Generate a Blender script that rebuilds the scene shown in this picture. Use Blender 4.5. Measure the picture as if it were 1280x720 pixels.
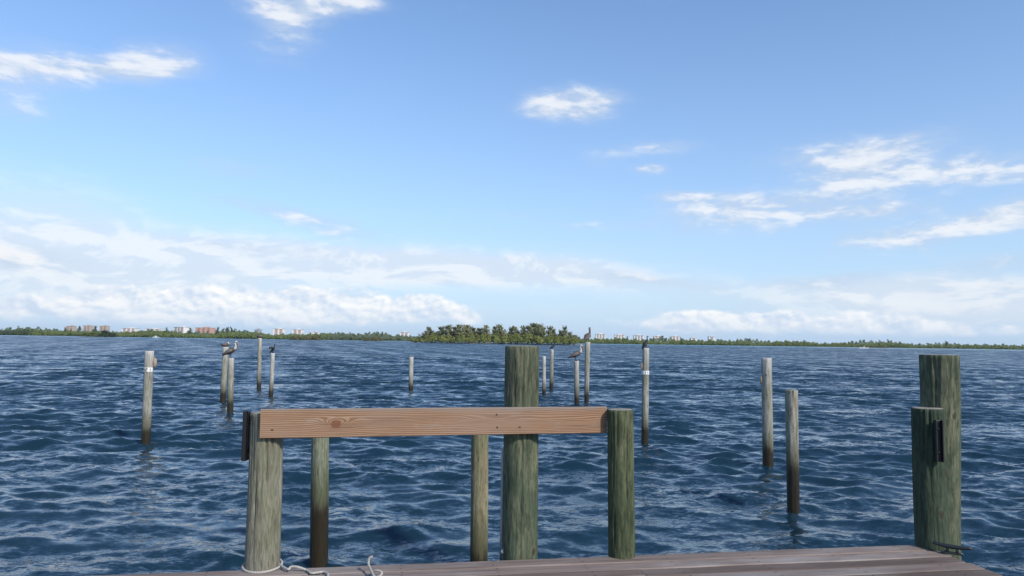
import bpy, bmesh, math, random
import numpy as np
from mathutils import Vector, Matrix

for o in list(bpy.data.objects):
    bpy.data.objects.remove(o)
scene = bpy.context.scene
COL = scene.collection
R = math.radians

# ------------------------------------------------------------------ camera
FPX, CAM_H = 900.0, 2.6            # focal length in pixels of the 1280 px photograph, eye above water
ROLL, PITCH = math.atan(0.0146), math.atan(65.6 / FPX)
_f = Vector((0, math.cos(PITCH), math.sin(PITCH)))
_r0 = Vector((1, 0, 0)); _u0 = Vector((0, -math.sin(PITCH), math.cos(PITCH)))
_r = _r0 * math.cos(ROLL) + _u0 * math.sin(ROLL)
_u = _u0 * math.cos(ROLL) - _r0 * math.sin(ROLL)
cam_d = bpy.data.cameras.new('camera')
cam_d.sensor_width = 36; cam_d.lens = 36 * FPX / 1280
cam_d.clip_start = 0.1; cam_d.clip_end = 20000
cam = bpy.data.objects.new('camera', cam_d); COL.objects.link(cam)
m = Matrix((_r, _u, -_f)).transposed().to_4x4(); m.translation = (0, 0, CAM_H)
cam.matrix_world = m
scene.camera = cam
CAMP = Vector((0, 0, CAM_H))

def ray(x, y): return _f * FPX + _r * (x - 640) - _u * (y - 360)
def at_z(x, y, z):
    d = ray(x, y); return CAMP + d * ((z - CAM_H) / d.z)
def at_y(x, y, Y):
    d = ray(x, y); return CAMP + d * (Y / d.y)
def azel(x, y):
    d = ray(x, y); return math.atan2(d.x, d.y), math.atan2(d.z, math.hypot(d.x, d.y))

# ------------------------------------------------------------------ light and exposure
SUN_EL, SUN_AZ = 36.0, 138.0       # azimuth clockwise from +Y (the view direction): behind, to the right
sd = bpy.data.lights.new('sun', 'SUN'); sd.energy = 3.3; sd.angle = R(4.0); sd.color = (1.0, 0.93, 0.82)
sun = bpy.data.objects.new('sun', sd); COL.objects.link(sun)
to_sun = Vector((math.sin(R(SUN_AZ)) * math.cos(R(SUN_EL)), math.cos(R(SUN_AZ)) * math.cos(R(SUN_EL)), math.sin(R(SUN_EL))))
sun.rotation_euler = to_sun.to_track_quat('Z', 'Y').to_euler()
sun.location = (20, -30, 30)
scene.view_settings.view_transform = 'Standard'
scene.view_settings.look = 'None'
scene.view_settings.exposure = 0.22
scene.view_settings.gamma = 1.0
scene.view_settings.use_curve_mapping = False
SKY_STRENGTH = 0.15

class NT:
    """small node-graph writer"""
    def __init__(s, tree):
        s.t = tree; s.n = tree.nodes; s.l = tree.links
    def put(s, sock, v):
        if isinstance(v, bpy.types.NodeSocket): s.l.new(v, sock)
        elif v is not None:
            try: sock.default_value = v
            except Exception: sock.default_value = (*v, 1.0)
    def new(s, kind, ins=None, **props):
        n = s.n.new(kind)
        for k, v in props.items(): setattr(n, k, v)
        for k, v in (ins or {}).items(): s.put(n.inputs[k], v)
        return n
    def math(s, op, a, b=None, c=None, clamp=False):
        n = s.new('ShaderNodeMath', operation=op, use_clamp=clamp)
        for i, v in enumerate((a, b, c)): 
            if v is not None: s.put(n.inputs[i], v)
        return n.outputs[0]
    def vmath(s, op, a, b=None, scale=None):
        n = s.new('ShaderNodeVectorMath', operation=op)
        s.put(n.inputs[0], a)
        if b is not None: s.put(n.inputs[1], b)
        if scale is not None: s.put(n.inputs['Scale'], scale)
        return n.outputs[0]
    def xyz(s, x, y, z):
        return s.new('ShaderNodeCombineXYZ', {0: x, 1: y, 2: z}).outputs[0]
    def sep(s, v):
        n = s.new('ShaderNodeSeparateXYZ', {0: v}); return n.outputs[0], n.outputs[1], n.outputs[2]
    def noise(s, vec, scale, detail=4, rough=0.55, dist=0.0, out=0):
        n = s.new('ShaderNodeTexNoise', {'Vector': vec, 'Scale': scale, 'Detail': detail, 'Roughness': rough, 'Distortion': dist})
        return n.outputs[out]
    def step(s, v, lo, hi, a=0.0, b=1.0):
        n = s.new('ShaderNodeMapRange', {0: v, 1: lo, 2: hi, 3: a, 4: b}, interpolation_type='SMOOTHSTEP'); return n.outputs[0]
    def lin(s, v, lo, hi, a=0.0, b=1.0):
        n = s.new('ShaderNodeMapRange', {0: v, 1: lo, 2: hi, 3: a, 4: b}); return n.outputs[0]
    def mix(s, f, a, b, mode='MIX'):
        n = s.new('ShaderNodeMix', data_type='RGBA', blend_type=mode)
        s.put(n.inputs[0], f); s.put(n.inputs[6], a if isinstance(a, bpy.types.NodeSocket) else (*a[:3], 1)); s.put(n.inputs[7], b if isinstance(b, bpy.types.NodeSocket) else (*b[:3], 1))
        return n.outputs[2]

# ------------------------------------------------------------------ sky with clouds (by direction, at infinity)
world = bpy.data.worlds.new('World'); scene.world = world; world.use_nodes = True
def build_world():
    g = NT(world.node_tree); g.n.clear()
    sky = g.new('ShaderNodeTexSky', sky_type='NISHITA', sun_disc=False, sun_elevation=R(SUN_EL), sun_rotation=R(SUN_AZ),
                altitude=0.0, air_density=1.0, dust_density=0.35, ozone_density=1.6)
    D = g.new('ShaderNodeTexCoord').outputs['Generated']
    dx, dy, dz = g.sep(D)
    u = g.math('MULTIPLY', g.math('ARCTAN2', dx, dy), 9.0)
    v = g.math('MULTIPLY', g.math('ARCTAN2', dz, g.math('SQRT', g.math('ADD', g.math('MULTIPLY', dx, dx), g.math('MULTIPLY', dy, dy)))), 9.0)
    uv = g.xyz(u, v, 0.0)
    # clouds are stretched along the horizon
    st = g.xyz(g.math('MULTIPLY', u, 0.75), g.math('MULTIPLY', v, 2.1), 3.7)
    warp = g.vmath('SUBTRACT', g.noise(st, 0.55, 5, 0.6, out=1), (0.5, 0.5, 0.5))
    wu, wv, _ = g.sep(g.vmath('ADD', uv, g.vmath('MULTIPLY', warp, (1.2, 0.36, 0.0))))
    grp = bpy.data.node_groups.new('cloud_ellipse', 'ShaderNodeTree')
    for nm in ('u', 'v', 'u0', 'v0', 'a', 'b', 'c', 's', 'k'):
        grp.interface.new_socket(nm, in_out='INPUT', socket_type='NodeSocketFloat')
    grp.interface.new_socket('d', in_out='OUTPUT', socket_type='NodeSocketFloat')
    e = NT(grp); gi = e.new('NodeGroupInput').outputs; go = e.new('NodeGroupOutput')
    du = e.math('SUBTRACT', gi['u'], gi['u0']); dv = e.math('SUBTRACT', gi['v'], gi['v0'])
    p = e.math('DIVIDE', e.math('ADD', e.math('MULTIPLY', du, gi['c']), e.math('MULTIPLY', dv, gi['s'])), gi['a'])
    q = e.math('DIVIDE', e.math('SUBTRACT', e.math('MULTIPLY', dv, gi['c']), e.math('MULTIPLY', du, gi['s'])), gi['b'])
    r2 = e.math('ADD', e.math('MULTIPLY', p, p), e.math('MULTIPLY', q, q))
    e.put(go.inputs['d'], e.math('MULTIPLY', gi['k'], e.math('EXPONENT', e.math('MULTIPLY', r2, -0.9))))
    def blob(lst, U, V):
        tot = None
        for (x, y, rx, ry, tilt, k) in lst:
            if lst is soft and rx < 130: ry, k = ry * 1.12, k * 1.02
            a0, e0 = azel(x, y)
            n = g.new('ShaderNodeGroup'); n.node_tree = grp
            for nm, val in (('u', U), ('v', V), ('u0', a0 * 9), ('v0', e0 * 9), ('a', rx / 100), ('b', ry / 100), ('c', math.cos(R(tilt))), ('s', math.sin(R(tilt))), ('k', k)):
                g.put(n.inputs[nm], val)
            tot = n.outputs[0] if tot is None else g.math('ADD', tot, n.outputs[0])
        return tot
    soft = [(350, 22, 48, 30, -30, .95), (420, 6, 60, 14, 12, .9), (190, 72, 58, 17, 10, .85), (90, 88, 85, 14, 8, .75), (10, 112, 55, 28, 0, .65),
            (716, 129, 52, 17, 0, 1.7), (812, 185, 55, 7, 0, .75), (812, 209, 18, 6, 0, .75), (745, 200, 40, 12, -10, .3),
            (1075, 195, 88, 17, 0, 1.0), (1225, 212, 85, 13, 2, 1.0), (1055, 228, 70, 14, 5, .7), (940, 262, 92, 17, -4, .95), (865, 245, 40, 6, -4, .6),
            (1215, 277, 110, 11, 9, 1.05), (1270, 262, 40, 14, 15, .7), (1100, 262, 60, 10, 0, .62), (1060, 296, 45, 8, 0, .5), (750, 282, 110, 9, -2, .4),
            (300, 214, 62, 10, 0, .5), (375, 271, 95, 10, -9, .8), (1262, 321, 45, 7, 8, .65),
            (800, 352, 110, 9, -5, .6), (30, 325, 70, 13, -6, .9), (1030, 350, 75, 8, 2, .8), (340, 312, 170, 8, -2, .45), (640, 266, 20, 4, 0, .45), (640, 395, 900, 10, 0, .15)]
    cum = [(60, 382, 70, 14, 0, .62), (180, 385, 80, 17, 0, .85), (290, 380, 110, 22, 0, .92), (420, 385, 120, 22, 0, .95), (520, 386, 60, 16, 0, .85), (590, 398, 30, 9, 0, .5),
           (855, 405, 52, 12, 0, 1.2), (880, 397, 20, 10, 0, .5), (965, 404, 48, 14, 0, 1.2), (1042, 411, 18, 8, 0, 1.0), (1095, 404, 42, 16, 0, 1.2), (1155, 412, 40, 9, 0, .8), (1196, 410, 16, 12, 0, .7),
           (1265, 415, 22, 8, 0, .7), (760, 404, 26, 8, 0, .4), (690, 402, 40, 7, 0, .4), (10, 388, 30, 12, 0, .7)]
    sheet = [(20, 258, 120, 44, 0, .55), (330, 322, 330, 27, 0, .95), (640, 339, 210, 18, -4, .85), (100, 352, 240, 26, 0, .8), (1150, 364, 200, 18, 0, .75), (1225, 382, 150, 26, 0, .7), (640, 392, 800, 14, 0, .25)]
    n1 = g.noise(st, 1.3, 8, 0.6, 0.4)
    n2 = g.noise(g.vmath('ADD', st, (7.3, 2.1, 1.0)), 4.5, 7, 0.62, 0.2)
    nf = g.math('ADD', g.math('MULTIPLY', n1, 0.6), g.math('MULTIPLY', n2, 0.4))
    n1b = g.noise(g.vmath('ADD', st, (0.10, 0.16, 0.0)), 1.3, 8, 0.6, 0.4)
    # scattered thin wisps over the whole dome
    base = g.math('MULTIPLY', g.step(g.noise(g.vmath('ADD', st, (31.0, 5.0, 9.0)), 0.35, 4, 0.5), 0.52, 0.75), 0.42)
    dens = g.math('ADD', blob(soft, wu, wv), base)
    sa = g.step(g.math('MULTIPLY', dens, g.math('ADD', g.math('MULTIPLY', nf, 2.6), -0.52)), 0.06, 0.98)
    sa = g.math('MULTIPLY', sa, 0.86)
    # heaped clouds low over the far shore
    cs = g.xyz(g.math('MULTIPLY', u, 1.0), g.math('MULTIPLY', v, 1.5), 11.3)
    c1 = g.noise(cs, 2.1, 9, 0.58, 0.15)
    c1b = g.noise(g.vmath('ADD', cs, (0.045, 0.07, 0.0)), 2.1, 9, 0.58, 0.15)
    cw = g.vmath('SUBTRACT', g.noise(cs, 3.0, 4, 0.6, out=1), (0.5, 0.5, 0.5))
    cu, cv, _ = g.sep(g.vmath('ADD', uv, g.vmath('MULTIPLY', cw, (0.32, 0.16, 0.0))))
    cd = g.math('ADD', blob(cum, cu, cv), g.math('MULTIPLY', g.math('SUBTRACT', c1, 0.5), 1.5))
    ca = g.math('MULTIPLY', g.step(cd, 0.36, 0.85), 0.9)
    ca = g.math('MULTIPLY', ca, g.step(v, 0.04, 0.20))
    heap_shade = g.math('ADD', g.math('MULTIPLY', g.math('SUBTRACT', c1, c1b), 5.5), 0.55, clamp=True)  # lit and shaded sides of the heaps, painted into the cloud colour
    low = g.step(v, 0.12, 0.50)  # painted shade: heaps turn greyer towards their bases
    ccol = g.mix(g.math('MULTIPLY', heap_shade, g.math('ADD', g.math('MULTIPLY', low, 0.45), 0.55)), (0.55, 0.65, 0.79), (0.93, 0.92, 0.90))
    soft_shade = g.math('MULTIPLY', g.math('SUBTRACT', n1, n1b), 1.9)  # painted light and shade for the soft clouds and sheets
    scol = g.mix(g.step(g.math('ADD', soft_shade, g.math('ADD', g.math('MULTIPLY', sa, 0.42), g.math('MULTIPLY', n2, 0.6))), 0.35, 0.88), (0.48, 0.58, 0.73), (0.80, 0.815, 0.84))
    skyc = g.vmath('MULTIPLY', g.vmath('SCALE', sky.outputs[0], scale=SKY_STRENGTH), g.mix(g.math('EXPONENT', g.math('MULTIPLY', g.math('ABSOLUTE', v), -0.35)), (0.84, 1.02, 1.20), (0.69, 0.80, 0.98)))
    # bluish summer haze that thickens towards the horizon, the same all round
    hz = g.math('EXPONENT', g.math('MULTIPLY', g.math('ABSOLUTE', v), -0.62))
    skyc = g.mix(hz, skyc, (0.47, 0.62, 0.80))
    she = g.math('MULTIPLY', g.step(g.math('MULTIPLY', blob(sheet, wu, wv), g.math('ADD', g.math('MULTIPLY', nf, 1.1), 0.42)), 0.06, 0.95), 0.78)
    hcol = g.mix(g.step(g.math('ADD', g.math('MULTIPLY', soft_shade, 1.3), n1), 0.34, 0.72), (0.62, 0.69, 0.79), (0.79, 0.81, 0.84))
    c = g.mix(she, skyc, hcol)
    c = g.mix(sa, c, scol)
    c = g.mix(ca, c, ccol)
    # the dome below the horizon is only ever met by stray rays
    bg = g.new('ShaderNodeBackground', {'Color': c, 'Strength': 1.0})
    out = g.new('ShaderNodeOutputWorld'); g.l.new(bg.outputs[0], out.inputs[0])
build_world()

# ------------------------------------------------------------------ helpers
rng = np.random.default_rng(7)
random.seed(11)
MATS = {}
def new_mat(name):
    mt = bpy.data.materials.new(name); mt.use_nodes = True
    g = NT(mt.node_tree); g.n.clear()
    out = g.new('ShaderNodeOutputMaterial'); p = g.new('ShaderNodeBsdfPrincipled')
    g.l.new(p.outputs[0], out.inputs[0]); MATS[name] = mt
    return mt, g, p
def plain(name, col, rough=0.6, metal=0.0, var=0.25, scale=6.0, bump=0.0, spec=0.5):
    mt, g, p = new_mat(name)
    co = g.new('ShaderNodeTexCoord').outputs['Object']
    n = g.noise(co, scale, 5, 0.6)
    c = g.mix(n, tuple(x * (1 - var) for x in col), tuple(min(1, x * (1 + var)) for x in col))
    g.put(p.inputs['Base Color'], c); p.inputs['Roughness'].default_value = rough; p.inputs['Metallic'].default_value = metal
    p.inputs['Specular IOR Level'].default_value = spec
    if bump:
        b = g.new('ShaderNodeBump', {'Height': n, 'Distance': bump, 'Strength': 1.0}); g.l.new(b.outputs[0], p.inputs['Normal'])
    return mt

def mesh_obj(name, verts, faces, mats=(), parent=None, smooth=False, mi=None, loc=None):
    me = bpy.data.meshes.new(name)
    me.from_pydata([tuple(v) for v in verts], [], [tuple(f) for f in faces])
    return link_mesh(name, me, mats, parent, smooth, mi, loc)
def link_mesh(name, me, mats=(), parent=None, smooth=False, mi=None, loc=None):
    for mt in (mats if isinstance(mats, (list, tuple)) else [mats]): me.materials.append(MATS[mt] if isinstance(mt, str) else mt)
    if mi is not None: me.polygons.foreach_set('material_index', np.asarray(mi, dtype=np.int32))
    if smooth: me.polygons.foreach_set('use_smooth', np.ones(len(me.polygons), dtype=bool))
    me.update()
    o = bpy.data.objects.new(name, me); COL.objects.link(o)
    if parent: o.parent = parent
    if loc is not None: o.location = loc
    return o
def bm_obj(name, bm, mats, parent=None, smooth=False, loc=None):
    me = bpy.data.meshes.new(name); bm.normal_update(); bm.to_mesh(me); bm.free()
    return link_mesh(name, me, mats, parent, smooth, None, loc)
def tag(o, label=None, cat=None, group=None, kind=None):
    if label: o['label'] = label
    if cat: o['category'] = cat
    if group: o['group'] = group
    if kind: o['kind'] = kind
    return o
def empty(name, loc=(0, 0, 0), rz=0.0):
    o = bpy.data.objects.new(name, None); COL.objects.link(o); o.location = loc; o.rotation_euler.z = rz
    o.empty_display_size = 0.2
    return o
def copy_tree(o, parent=None):
    c = o.copy(); COL.objects.link(c); c.parent = parent
    for ch in [x for x in o.children]: copy_tree(ch, c)
    return c
def add_box(bm, c, s, rot=None, bevel=0.0, mi=0):
    r = bmesh.ops.create_cube(bm, size=1.0)
    vs = r['verts']
    M = Matrix.Translation(c) @ (rot.to_4x4() if rot else Matrix.Identity(4)) @ Matrix.Diagonal((*s, 1))
    bmesh.ops.transform(bm, matrix=M, verts=vs)
    fs = set(f for v in vs for f in v.link_faces)
    for f in fs: f.material_index = mi
    if bevel > 0:
        es = list(set(e for v in vs for e in v.link_edges))
        bmesh.ops.bevel(bm, geom=es, offset=bevel, segments=2, affect='EDGES', profile=0.5)
def box_obj(name, c, s, mat, parent=None, rot=None, bevel=0.0):
    bm = bmesh.new(); add_box(bm, c, s, rot, bevel); return bm_obj(name, bm, mat, parent)

def loft(bm, pts, rad, seg=12, mi=0, side=Vector((0, 1, 0)), twist=None, cap=True):
    """tube through pts, rad = (half width along side, half height) per point"""
    rings = []
    pts = [Vector(p) for p in pts]
    for i, p in enumerate(pts):
        t = (pts[min(i + 1, len(pts) - 1)] - pts[max(i - 1, 0)]).normalized()
        s = side - t * side.dot(t)
        if s.length < 1e-4: s = Vector((1, 0, 0)) - t * t.x
        s.normalize(); up = s.cross(t)
        a, b = rad[i] if isinstance(rad[i], (tuple, list)) else (rad[i], rad[i])
        ring = []
        for k in range(seg):
            th = 2 * math.pi * k / seg
            ring.append(bm.verts.new(p + s * (a * math.cos(th)) + up * (b * math.sin(th))))
        rings.append(ring)
    for A, B in zip(rings, rings[1:]):
        for k in range(seg):
            f = bm.faces.new((A[k], A[(k + 1) % seg], B[(k + 1) % seg], B[k])); f.material_index = mi if not callable(mi) else 0; f.smooth = True
    if cap:
        for ring, rev in ((rings[0], True), (rings[-1], False)):
            f = bm.faces.new(ring[::-1] if rev else ring); f.material_index = mi; f.smooth = True
    return rings

def wiggle(n, seed, amp=1.0, octaves=3):
    """smooth random curve of n samples in 0..1 parameter, as a function"""
    rs = np.random.default_rng(seed); ph = rs.uniform(0, 6.28, octaves); fr = rs.uniform(0.6, 1.6, octaves) * (2.0 ** np.arange(octaves)); am = amp / (1.6 ** np.arange(octaves))
    return lambda t: sum(a * np.sin(6.28 * f * t + p) for a, f, p in zip(am, fr, ph))

# ------------------------------------------------------------------ materials
def pile_mat(name, dry, pale, green, wet_z=0.42, green_amt=0.5, dark=0.35, grain=1.0, rust=0.0, patch=0.2, guano=0.0, freq=1.0):
    """weathered round timber: vertical streaks, checks, algae, and the tide stain at the water"""
    mt, g, p = new_mat(name)
    tc = g.new('ShaderNodeTexCoord').outputs['Object']
    rnd = g.new('ShaderNodeObjectInfo').outputs['Random']
    off = g.xyz(g.math('MULTIPLY', rnd, 37.0), g.math('MULTIPLY', rnd, 11.0), g.math('MULTIPLY', rnd, 23.0))
    co = g.vmath('ADD', tc, off)
    wob = g.vmath('MULTIPLY', g.vmath('SUBTRACT', g.noise(co, 2.2, 3, out=1), (.5, .5, .5)), (0.07, 0.07, 0.0))
    cs = g.vmath('MULTIPLY', g.vmath('ADD', co, wob), (1.0, 1.0, 0.12))
    st = g.noise(cs, 52.0 * freq, 6, 0.62)                       # grain streaks
    st2 = g.noise(cs, 130.0, 4, 0.6)
    bl = g.noise(g.vmath('MULTIPLY', co, (1, 1, 0.35)), 5.0, 6, 0.62)     # blotches
    bl2 = g.noise(g.vmath('MULTIPLY', co, (1, 1, 0.5)), 2.3, 4, 0.6)
    c = g.mix(g.step(st, 0.30, 0.72), dry, pale)
    c = g.mix(g.math('MULTIPLY', g.step(bl2, 0.36, 0.66), green_amt), c, green)
    c = g.mix(g.math('MULTIPLY', g.step(bl, 0.5, 0.72), 0.5), c, tuple(x * 1.35 for x in pale))
    pt = g.noise(g.vmath('MULTIPLY', g.vmath('ADD', co, wob), (1, 1, 0.2)), 22.0, 6, 0.7, 0.5)
    c = g.mix(g.math('MULTIPLY', g.step(pt, 0.44, 0.62), patch), c, tuple(x * 0.42 for x in green))
    c = g.mix(g.math('MULTIPLY', g.step(pt, 0.40, 0.30), patch * 0.8), c, tuple(x * 1.25 for x in pale))
    chk = g.step(st, 0.44, 0.30)                          # dark checks
    c = g.mix(g.math('MULTIPLY', chk, dark), c, (0.02, 0.018, 0.013))
    c = g.mix(g.math('MULTIPLY', g.step(st2, 0.52, 0.38), 0.45), c, tuple(x * 0.5 for x in dry))
    if rust:
        c = g.mix(g.math('MULTIPLY', g.step(g.noise(g.vmath('MULTIPLY', co, (1, 1, 0.12)), 14.0, 5, 0.6), 0.56, 0.68), rust), c, (0.16, 0.07, 0.02))
    if guano:
        gz = g.sep(g.new('ShaderNodeTexCoord').outputs['Generated'])[2]
        gz = g.math('ADD', gz, g.math('MULTIPLY', g.math('SUBTRACT', g.noise(g.vmath('MULTIPLY', co, (1, 1, 0.15)), 26.0, 4, 0.6), 0.5), 0.30))
        c = g.mix(g.math('MULTIPLY', g.step(gz, 0.86, 1.04), guano), c, (0.62, 0.60, 0.56))
    # knots, few and dark
    vo = g.new('ShaderNodeTexVoronoi', {'Vector': g.vmath('MULTIPLY', co, (1, 1, 0.62)), 'Scale': 4.2, 'Randomness': 1.0})
    kn = g.math('ADD', vo.outputs['Distance'], g.math('MULTIPLY', g.math('SUBTRACT', g.noise(co, 45.0, 3), 0.5), 0.05))
    c = g.mix(g.math('MULTIPLY', g.step(kn, 0.095, 0.055), 0.75), c, (0.045, 0.032, 0.02))
    c = g.mix(g.math('MULTIPLY', g.math('MULTIPLY', g.step(kn, 0.16, 0.11), g.step(kn, 0.08, 0.11)), 0.2), c, tuple(x * 1.2 for x in pale))
    z = g.sep(g.new('ShaderNodeNewGeometry').outputs['Position'])[2]
    zz = g.math('ADD', z, g.math('MULTIPLY', g.math('SUBTRACT', g.noise(cs, 16.0, 5, 0.7), 0.5), 0.55))
    wet = g.step(zz, wet_z + 0.10, wet_z - 0.12)
    mid = g.step(zz, wet_z + 0.55, wet_z + 0.02)
    c = g.mix(g.math('MULTIPLY', mid, 0.7), c, (0.06, 0.058, 0.027))
    c = g.mix(wet, c, g.mix(st, (0.012, 0.011, 0.008), (0.045, 0.034, 0.018)))
    g.put(p.inputs['Base Color'], c)
    g.put(p.inputs['Roughness'], g.lin(wet, 0, 1, 0.85, 0.35))
    p.inputs['Specular IOR Level'].default_value = 0.3
    h = g.math('ADD', g.math('MULTIPLY', st, 0.7), g.math('MULTIPLY', st2, 0.3))
    b = g.new('ShaderNodeBump', {'Height': h, 'Distance': 0.012 * grain, 'Strength': 0.8}); g.l.new(b.outputs[0], p.inputs['Normal'])
    return mt
pile_mat('pile_grey', (0.23, 0.21, 0.17), (0.42, 0.40, 0.35), (0.20, 0.22, 0.13), 0.40, 0.45, 0.5, guano=0.6, freq=0.5)
pile_mat('pile_pale', (0.33, 0.31, 0.27), (0.52, 0.50, 0.46), (0.26, 0.26, 0.18), 0.30, 0.30, 0.35, guano=0.65, freq=0.5)
pile_mat('pile_streaked', (0.20, 0.18, 0.13), (0.42, 0.40, 0.34), (0.15, 0.18, 0.10), 0.75, 0.35, 0.95, 1.4, 0.5, freq=0.55)
pile_mat('pile_greenish', (0.15, 0.16, 0.10), (0.30, 0.30, 0.22), (0.10, 0.16, 0.09), 0.75, 0.55, 0.55, 1.0, 0.45)
pile_mat('pile_olive', (0.17, 0.15, 0.085), (0.30, 0.27, 0.17), (0.13, 0.14, 0.06), 0.2, 0.55, 0.55, 1.0, 0.4)
pile_mat('post_weathered', (0.17, 0.155, 0.115), (0.31, 0.29, 0.23), (0.15, 0.16, 0.09), -2, 0.6, 0.6, patch=0.35)
pile_mat('post_green', (0.07, 0.085, 0.05), (0.19, 0.185, 0.115), (0.05, 0.085, 0.052), -2, 0.6, 0.6, patch=0.6)
pile_mat('post_dark_green', (0.038, 0.056, 0.034), (0.08, 0.098, 0.06), (0.028, 0.056, 0.036), -2, 0.5, 0.4, patch=0.5)
pile_mat('post_moss', (0.055, 0.07, 0.035), (0.14, 0.145, 0.08), (0.048, 0.072, 0.034), -2, 0.55, 0.7, patch=0.6)

def end_grain():
    mt, g, p = new_mat('end_grain')
    tc = g.new('ShaderNodeTexCoord').outputs['Object']
    x, y, z = g.sep(tc)
    rr = g.math('SQRT', g.math('ADD', g.math('MULTIPLY', x, x), g.math('MULTIPLY', y, y)))
    rr = g.math('ADD', rr, g.math('MULTIPLY', g.noise(tc, 14, 3), 0.02))
    rg = g.math('SINE', g.math('MULTIPLY', rr, 520.0))
    n = g.noise(tc, 30, 6, 0.6)
    c = g.mix(g.math('ADD', g.math('MULTIPLY', rg, 0.15), n), (0.16, 0.135, 0.10), (0.40, 0.37, 0.31))
    g.put(p.inputs['Base Color'], c); p.inputs['Roughness'].default_value = 0.9
    b = g.new('ShaderNodeBump', {'Height': n, 'Distance': 0.006}); g.l.new(b.outputs[0], p.inputs['Normal'])
end_grain()

def lumber(name, cols, axis_scale, grain=26.0, bump=0.004, rough=0.8, knots=None, contrast=1.0, wear=0.0):
    """sawn board: grain along local X"""
    mt, g, p = new_mat(name)
    tc = g.new('ShaderNodeTexCoord').outputs['Object']
    rnd = g.new('ShaderNodeObjectInfo').outputs['Random']
    co = g.vmath('ADD', tc, g.xyz(g.math('MULTIPLY', rnd, 57.0), g.math('MULTIPLY', rnd, 31.0), g.math('MULTIPLY', rnd, 13.0))) if not knots else tc
    x, y, z = g.sep(tc)
    if knots:
        # growth rings bend round the knots: one height field whose level lines are the grain
        f = g.math('MULTIPLY', z, 1.0)
        for (kx, kz, rx, rz, amp) in knots:
            dx = g.math('DIVIDE', g.math('SUBTRACT', x, kx), rx); dz = g.math('DIVIDE', g.math('SUBTRACT', z, kz), rz)
            r2 = g.math('ADD', g.math('MULTIPLY', dx, dx), g.math('MULTIPLY', dz, dz))
            f = g.math('ADD', f, g.math('MULTIPLY', g.math('EXPONENT', g.math('MULTIPLY', r2, -1.0)), amp))
        f = g.math('ADD', f, g.math('MULTIPLY', g.math('SUBTRACT', g.noise(g.vmath('MULTIPLY', co, (0.55, 1, 3.0)), 1.4, 3, 0.5), 0.5), 0.07))
        rings = g.math('MULTIPLY', g.math('ADD', g.math('SINE', g.math('MULTIPLY', f, 520.0)), 1.0), 0.5)
        rings = g.math('POWER', rings, 1.5)
    else:
        rings = g.noise(g.vmath('MULTIPLY', co, (0.05, 1, 1)), grain, 5, 0.6)
    fine = g.noise(g.vmath('MULTIPLY', co, (0.035, 1, 1)), 120.0, 4, 0.6)
    big = g.noise(g.vmath('MULTIPLY', co, (0.4, 1, 1)), 2.6, 5, 0.6)
    v = g.math('ADD', g.math('MULTIPLY', rings, 0.55 * contrast), g.math('MULTIPLY', fine, 0.45))
    c = g.mix(g.step(v, 0.15, 0.80), cols[0], cols[1])
    c = g.mix(g.math('MULTIPLY', g.step(big, 0.42, 0.70), 0.6), c, cols[2])
    if not knots:
        c = g.mix(1.0, c, g.mix(rnd, (0.66, 0.61, 0.585), (1.25, 1.25, 1.26)), 'MULTIPLY')
        chk = g.step(g.noise(g.vmath('MULTIPLY', co, (0.018, 1, 1)), 60.0, 3, 0.5), 0.40, 0.31)
        c = g.mix(g.math('MULTIPLY', chk, 0.6), c, (0.035, 0.03, 0.025))
    else:
        stn = g.noise(g.vmath('MULTIPLY', co, (0.9, 1, 9.0)), 2.2, 6, 0.68)
        c = g.mix(g.math('MULTIPLY', g.step(stn, 0.46, 0.70), 0.55), c, (0.20, 0.125, 0.085))
        c = g.mix(g.math('MULTIPLY', g.step(g.noise(g.vmath('MULTIPLY', co, (1.6, 1, 5.0)), 3.1, 5, 0.65), 0.55, 0.75), 0.55), c, (0.30, 0.245, 0.20))
        edge = g.step(g.math('ADD', z, g.math('MULTIPLY', g.math('SUBTRACT', g.noise(g.vmath('MULTIPLY', co, (1, 1, 4)), 5.0, 5, 0.7), 0.5), 0.09)), 0.062, 0.10)
        c = g.mix(g.math('MULTIPLY', edge, 0.7), c, (0.24, 0.21, 0.185))
        crk = g.step(g.noise(g.vmath('MULTIPLY', co, (0.02, 1, 1)), 75.0, 3, 0.5), 0.365, 0.30)
        c = g.mix(g.math('MULTIPLY', crk, 0.55), c, (0.07, 0.04, 0.025))
        for (kx, kz, rx, rz, amp) in knots[:1]:
            dx = g.math('DIVIDE', g.math('SUBTRACT', x, kx), 0.036); dz = g.math('DIVIDE', g.math('SUBTRACT', z, kz), 0.026)
            d = g.math('ADD', g.math('SQRT', g.math('ADD', g.math('MULTIPLY', dx, dx), g.math('MULTIPLY', dz, dz))), g.math('MULTIPLY', g.math('SUBTRACT', g.noise(tc, 40, 3), 0.5), 0.5))
            c = g.mix(g.math('MULTIPLY', g.step(d, 1.15, 0.75), 0.85), c, g.mix(g.math('ADD', g.math('MULTIPLY', g.math('SINE', g.math('MULTIPLY', d, 22.0)), 0.5), 0.5), (0.10, 0.035, 0.015), (0.26, 0.11, 0.05)))
        for (kx, kz) in ((1.72, -0.045), (0.075, -0.04)):
            dx = g.math('DIVIDE', g.math('SUBTRACT', x, kx), 0.010); dz = g.math('DIVIDE', g.math('SUBTRACT', z, kz), 0.006)
            d = g.math('ADD', g.math('MULTIPLY', dx, dx), g.math('MULTIPLY', dz, dz))
            c = g.mix(g.math('MULTIPLY', g.step(d, 1.3, 0.6), 0.8), c, (0.03, 0.012, 0.008))
    g.put(p.inputs['Base Color'], c); p.inputs['Roughness'].default_value = rough; p.inputs['Specular IOR Level'].default_value = 0.25
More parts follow.
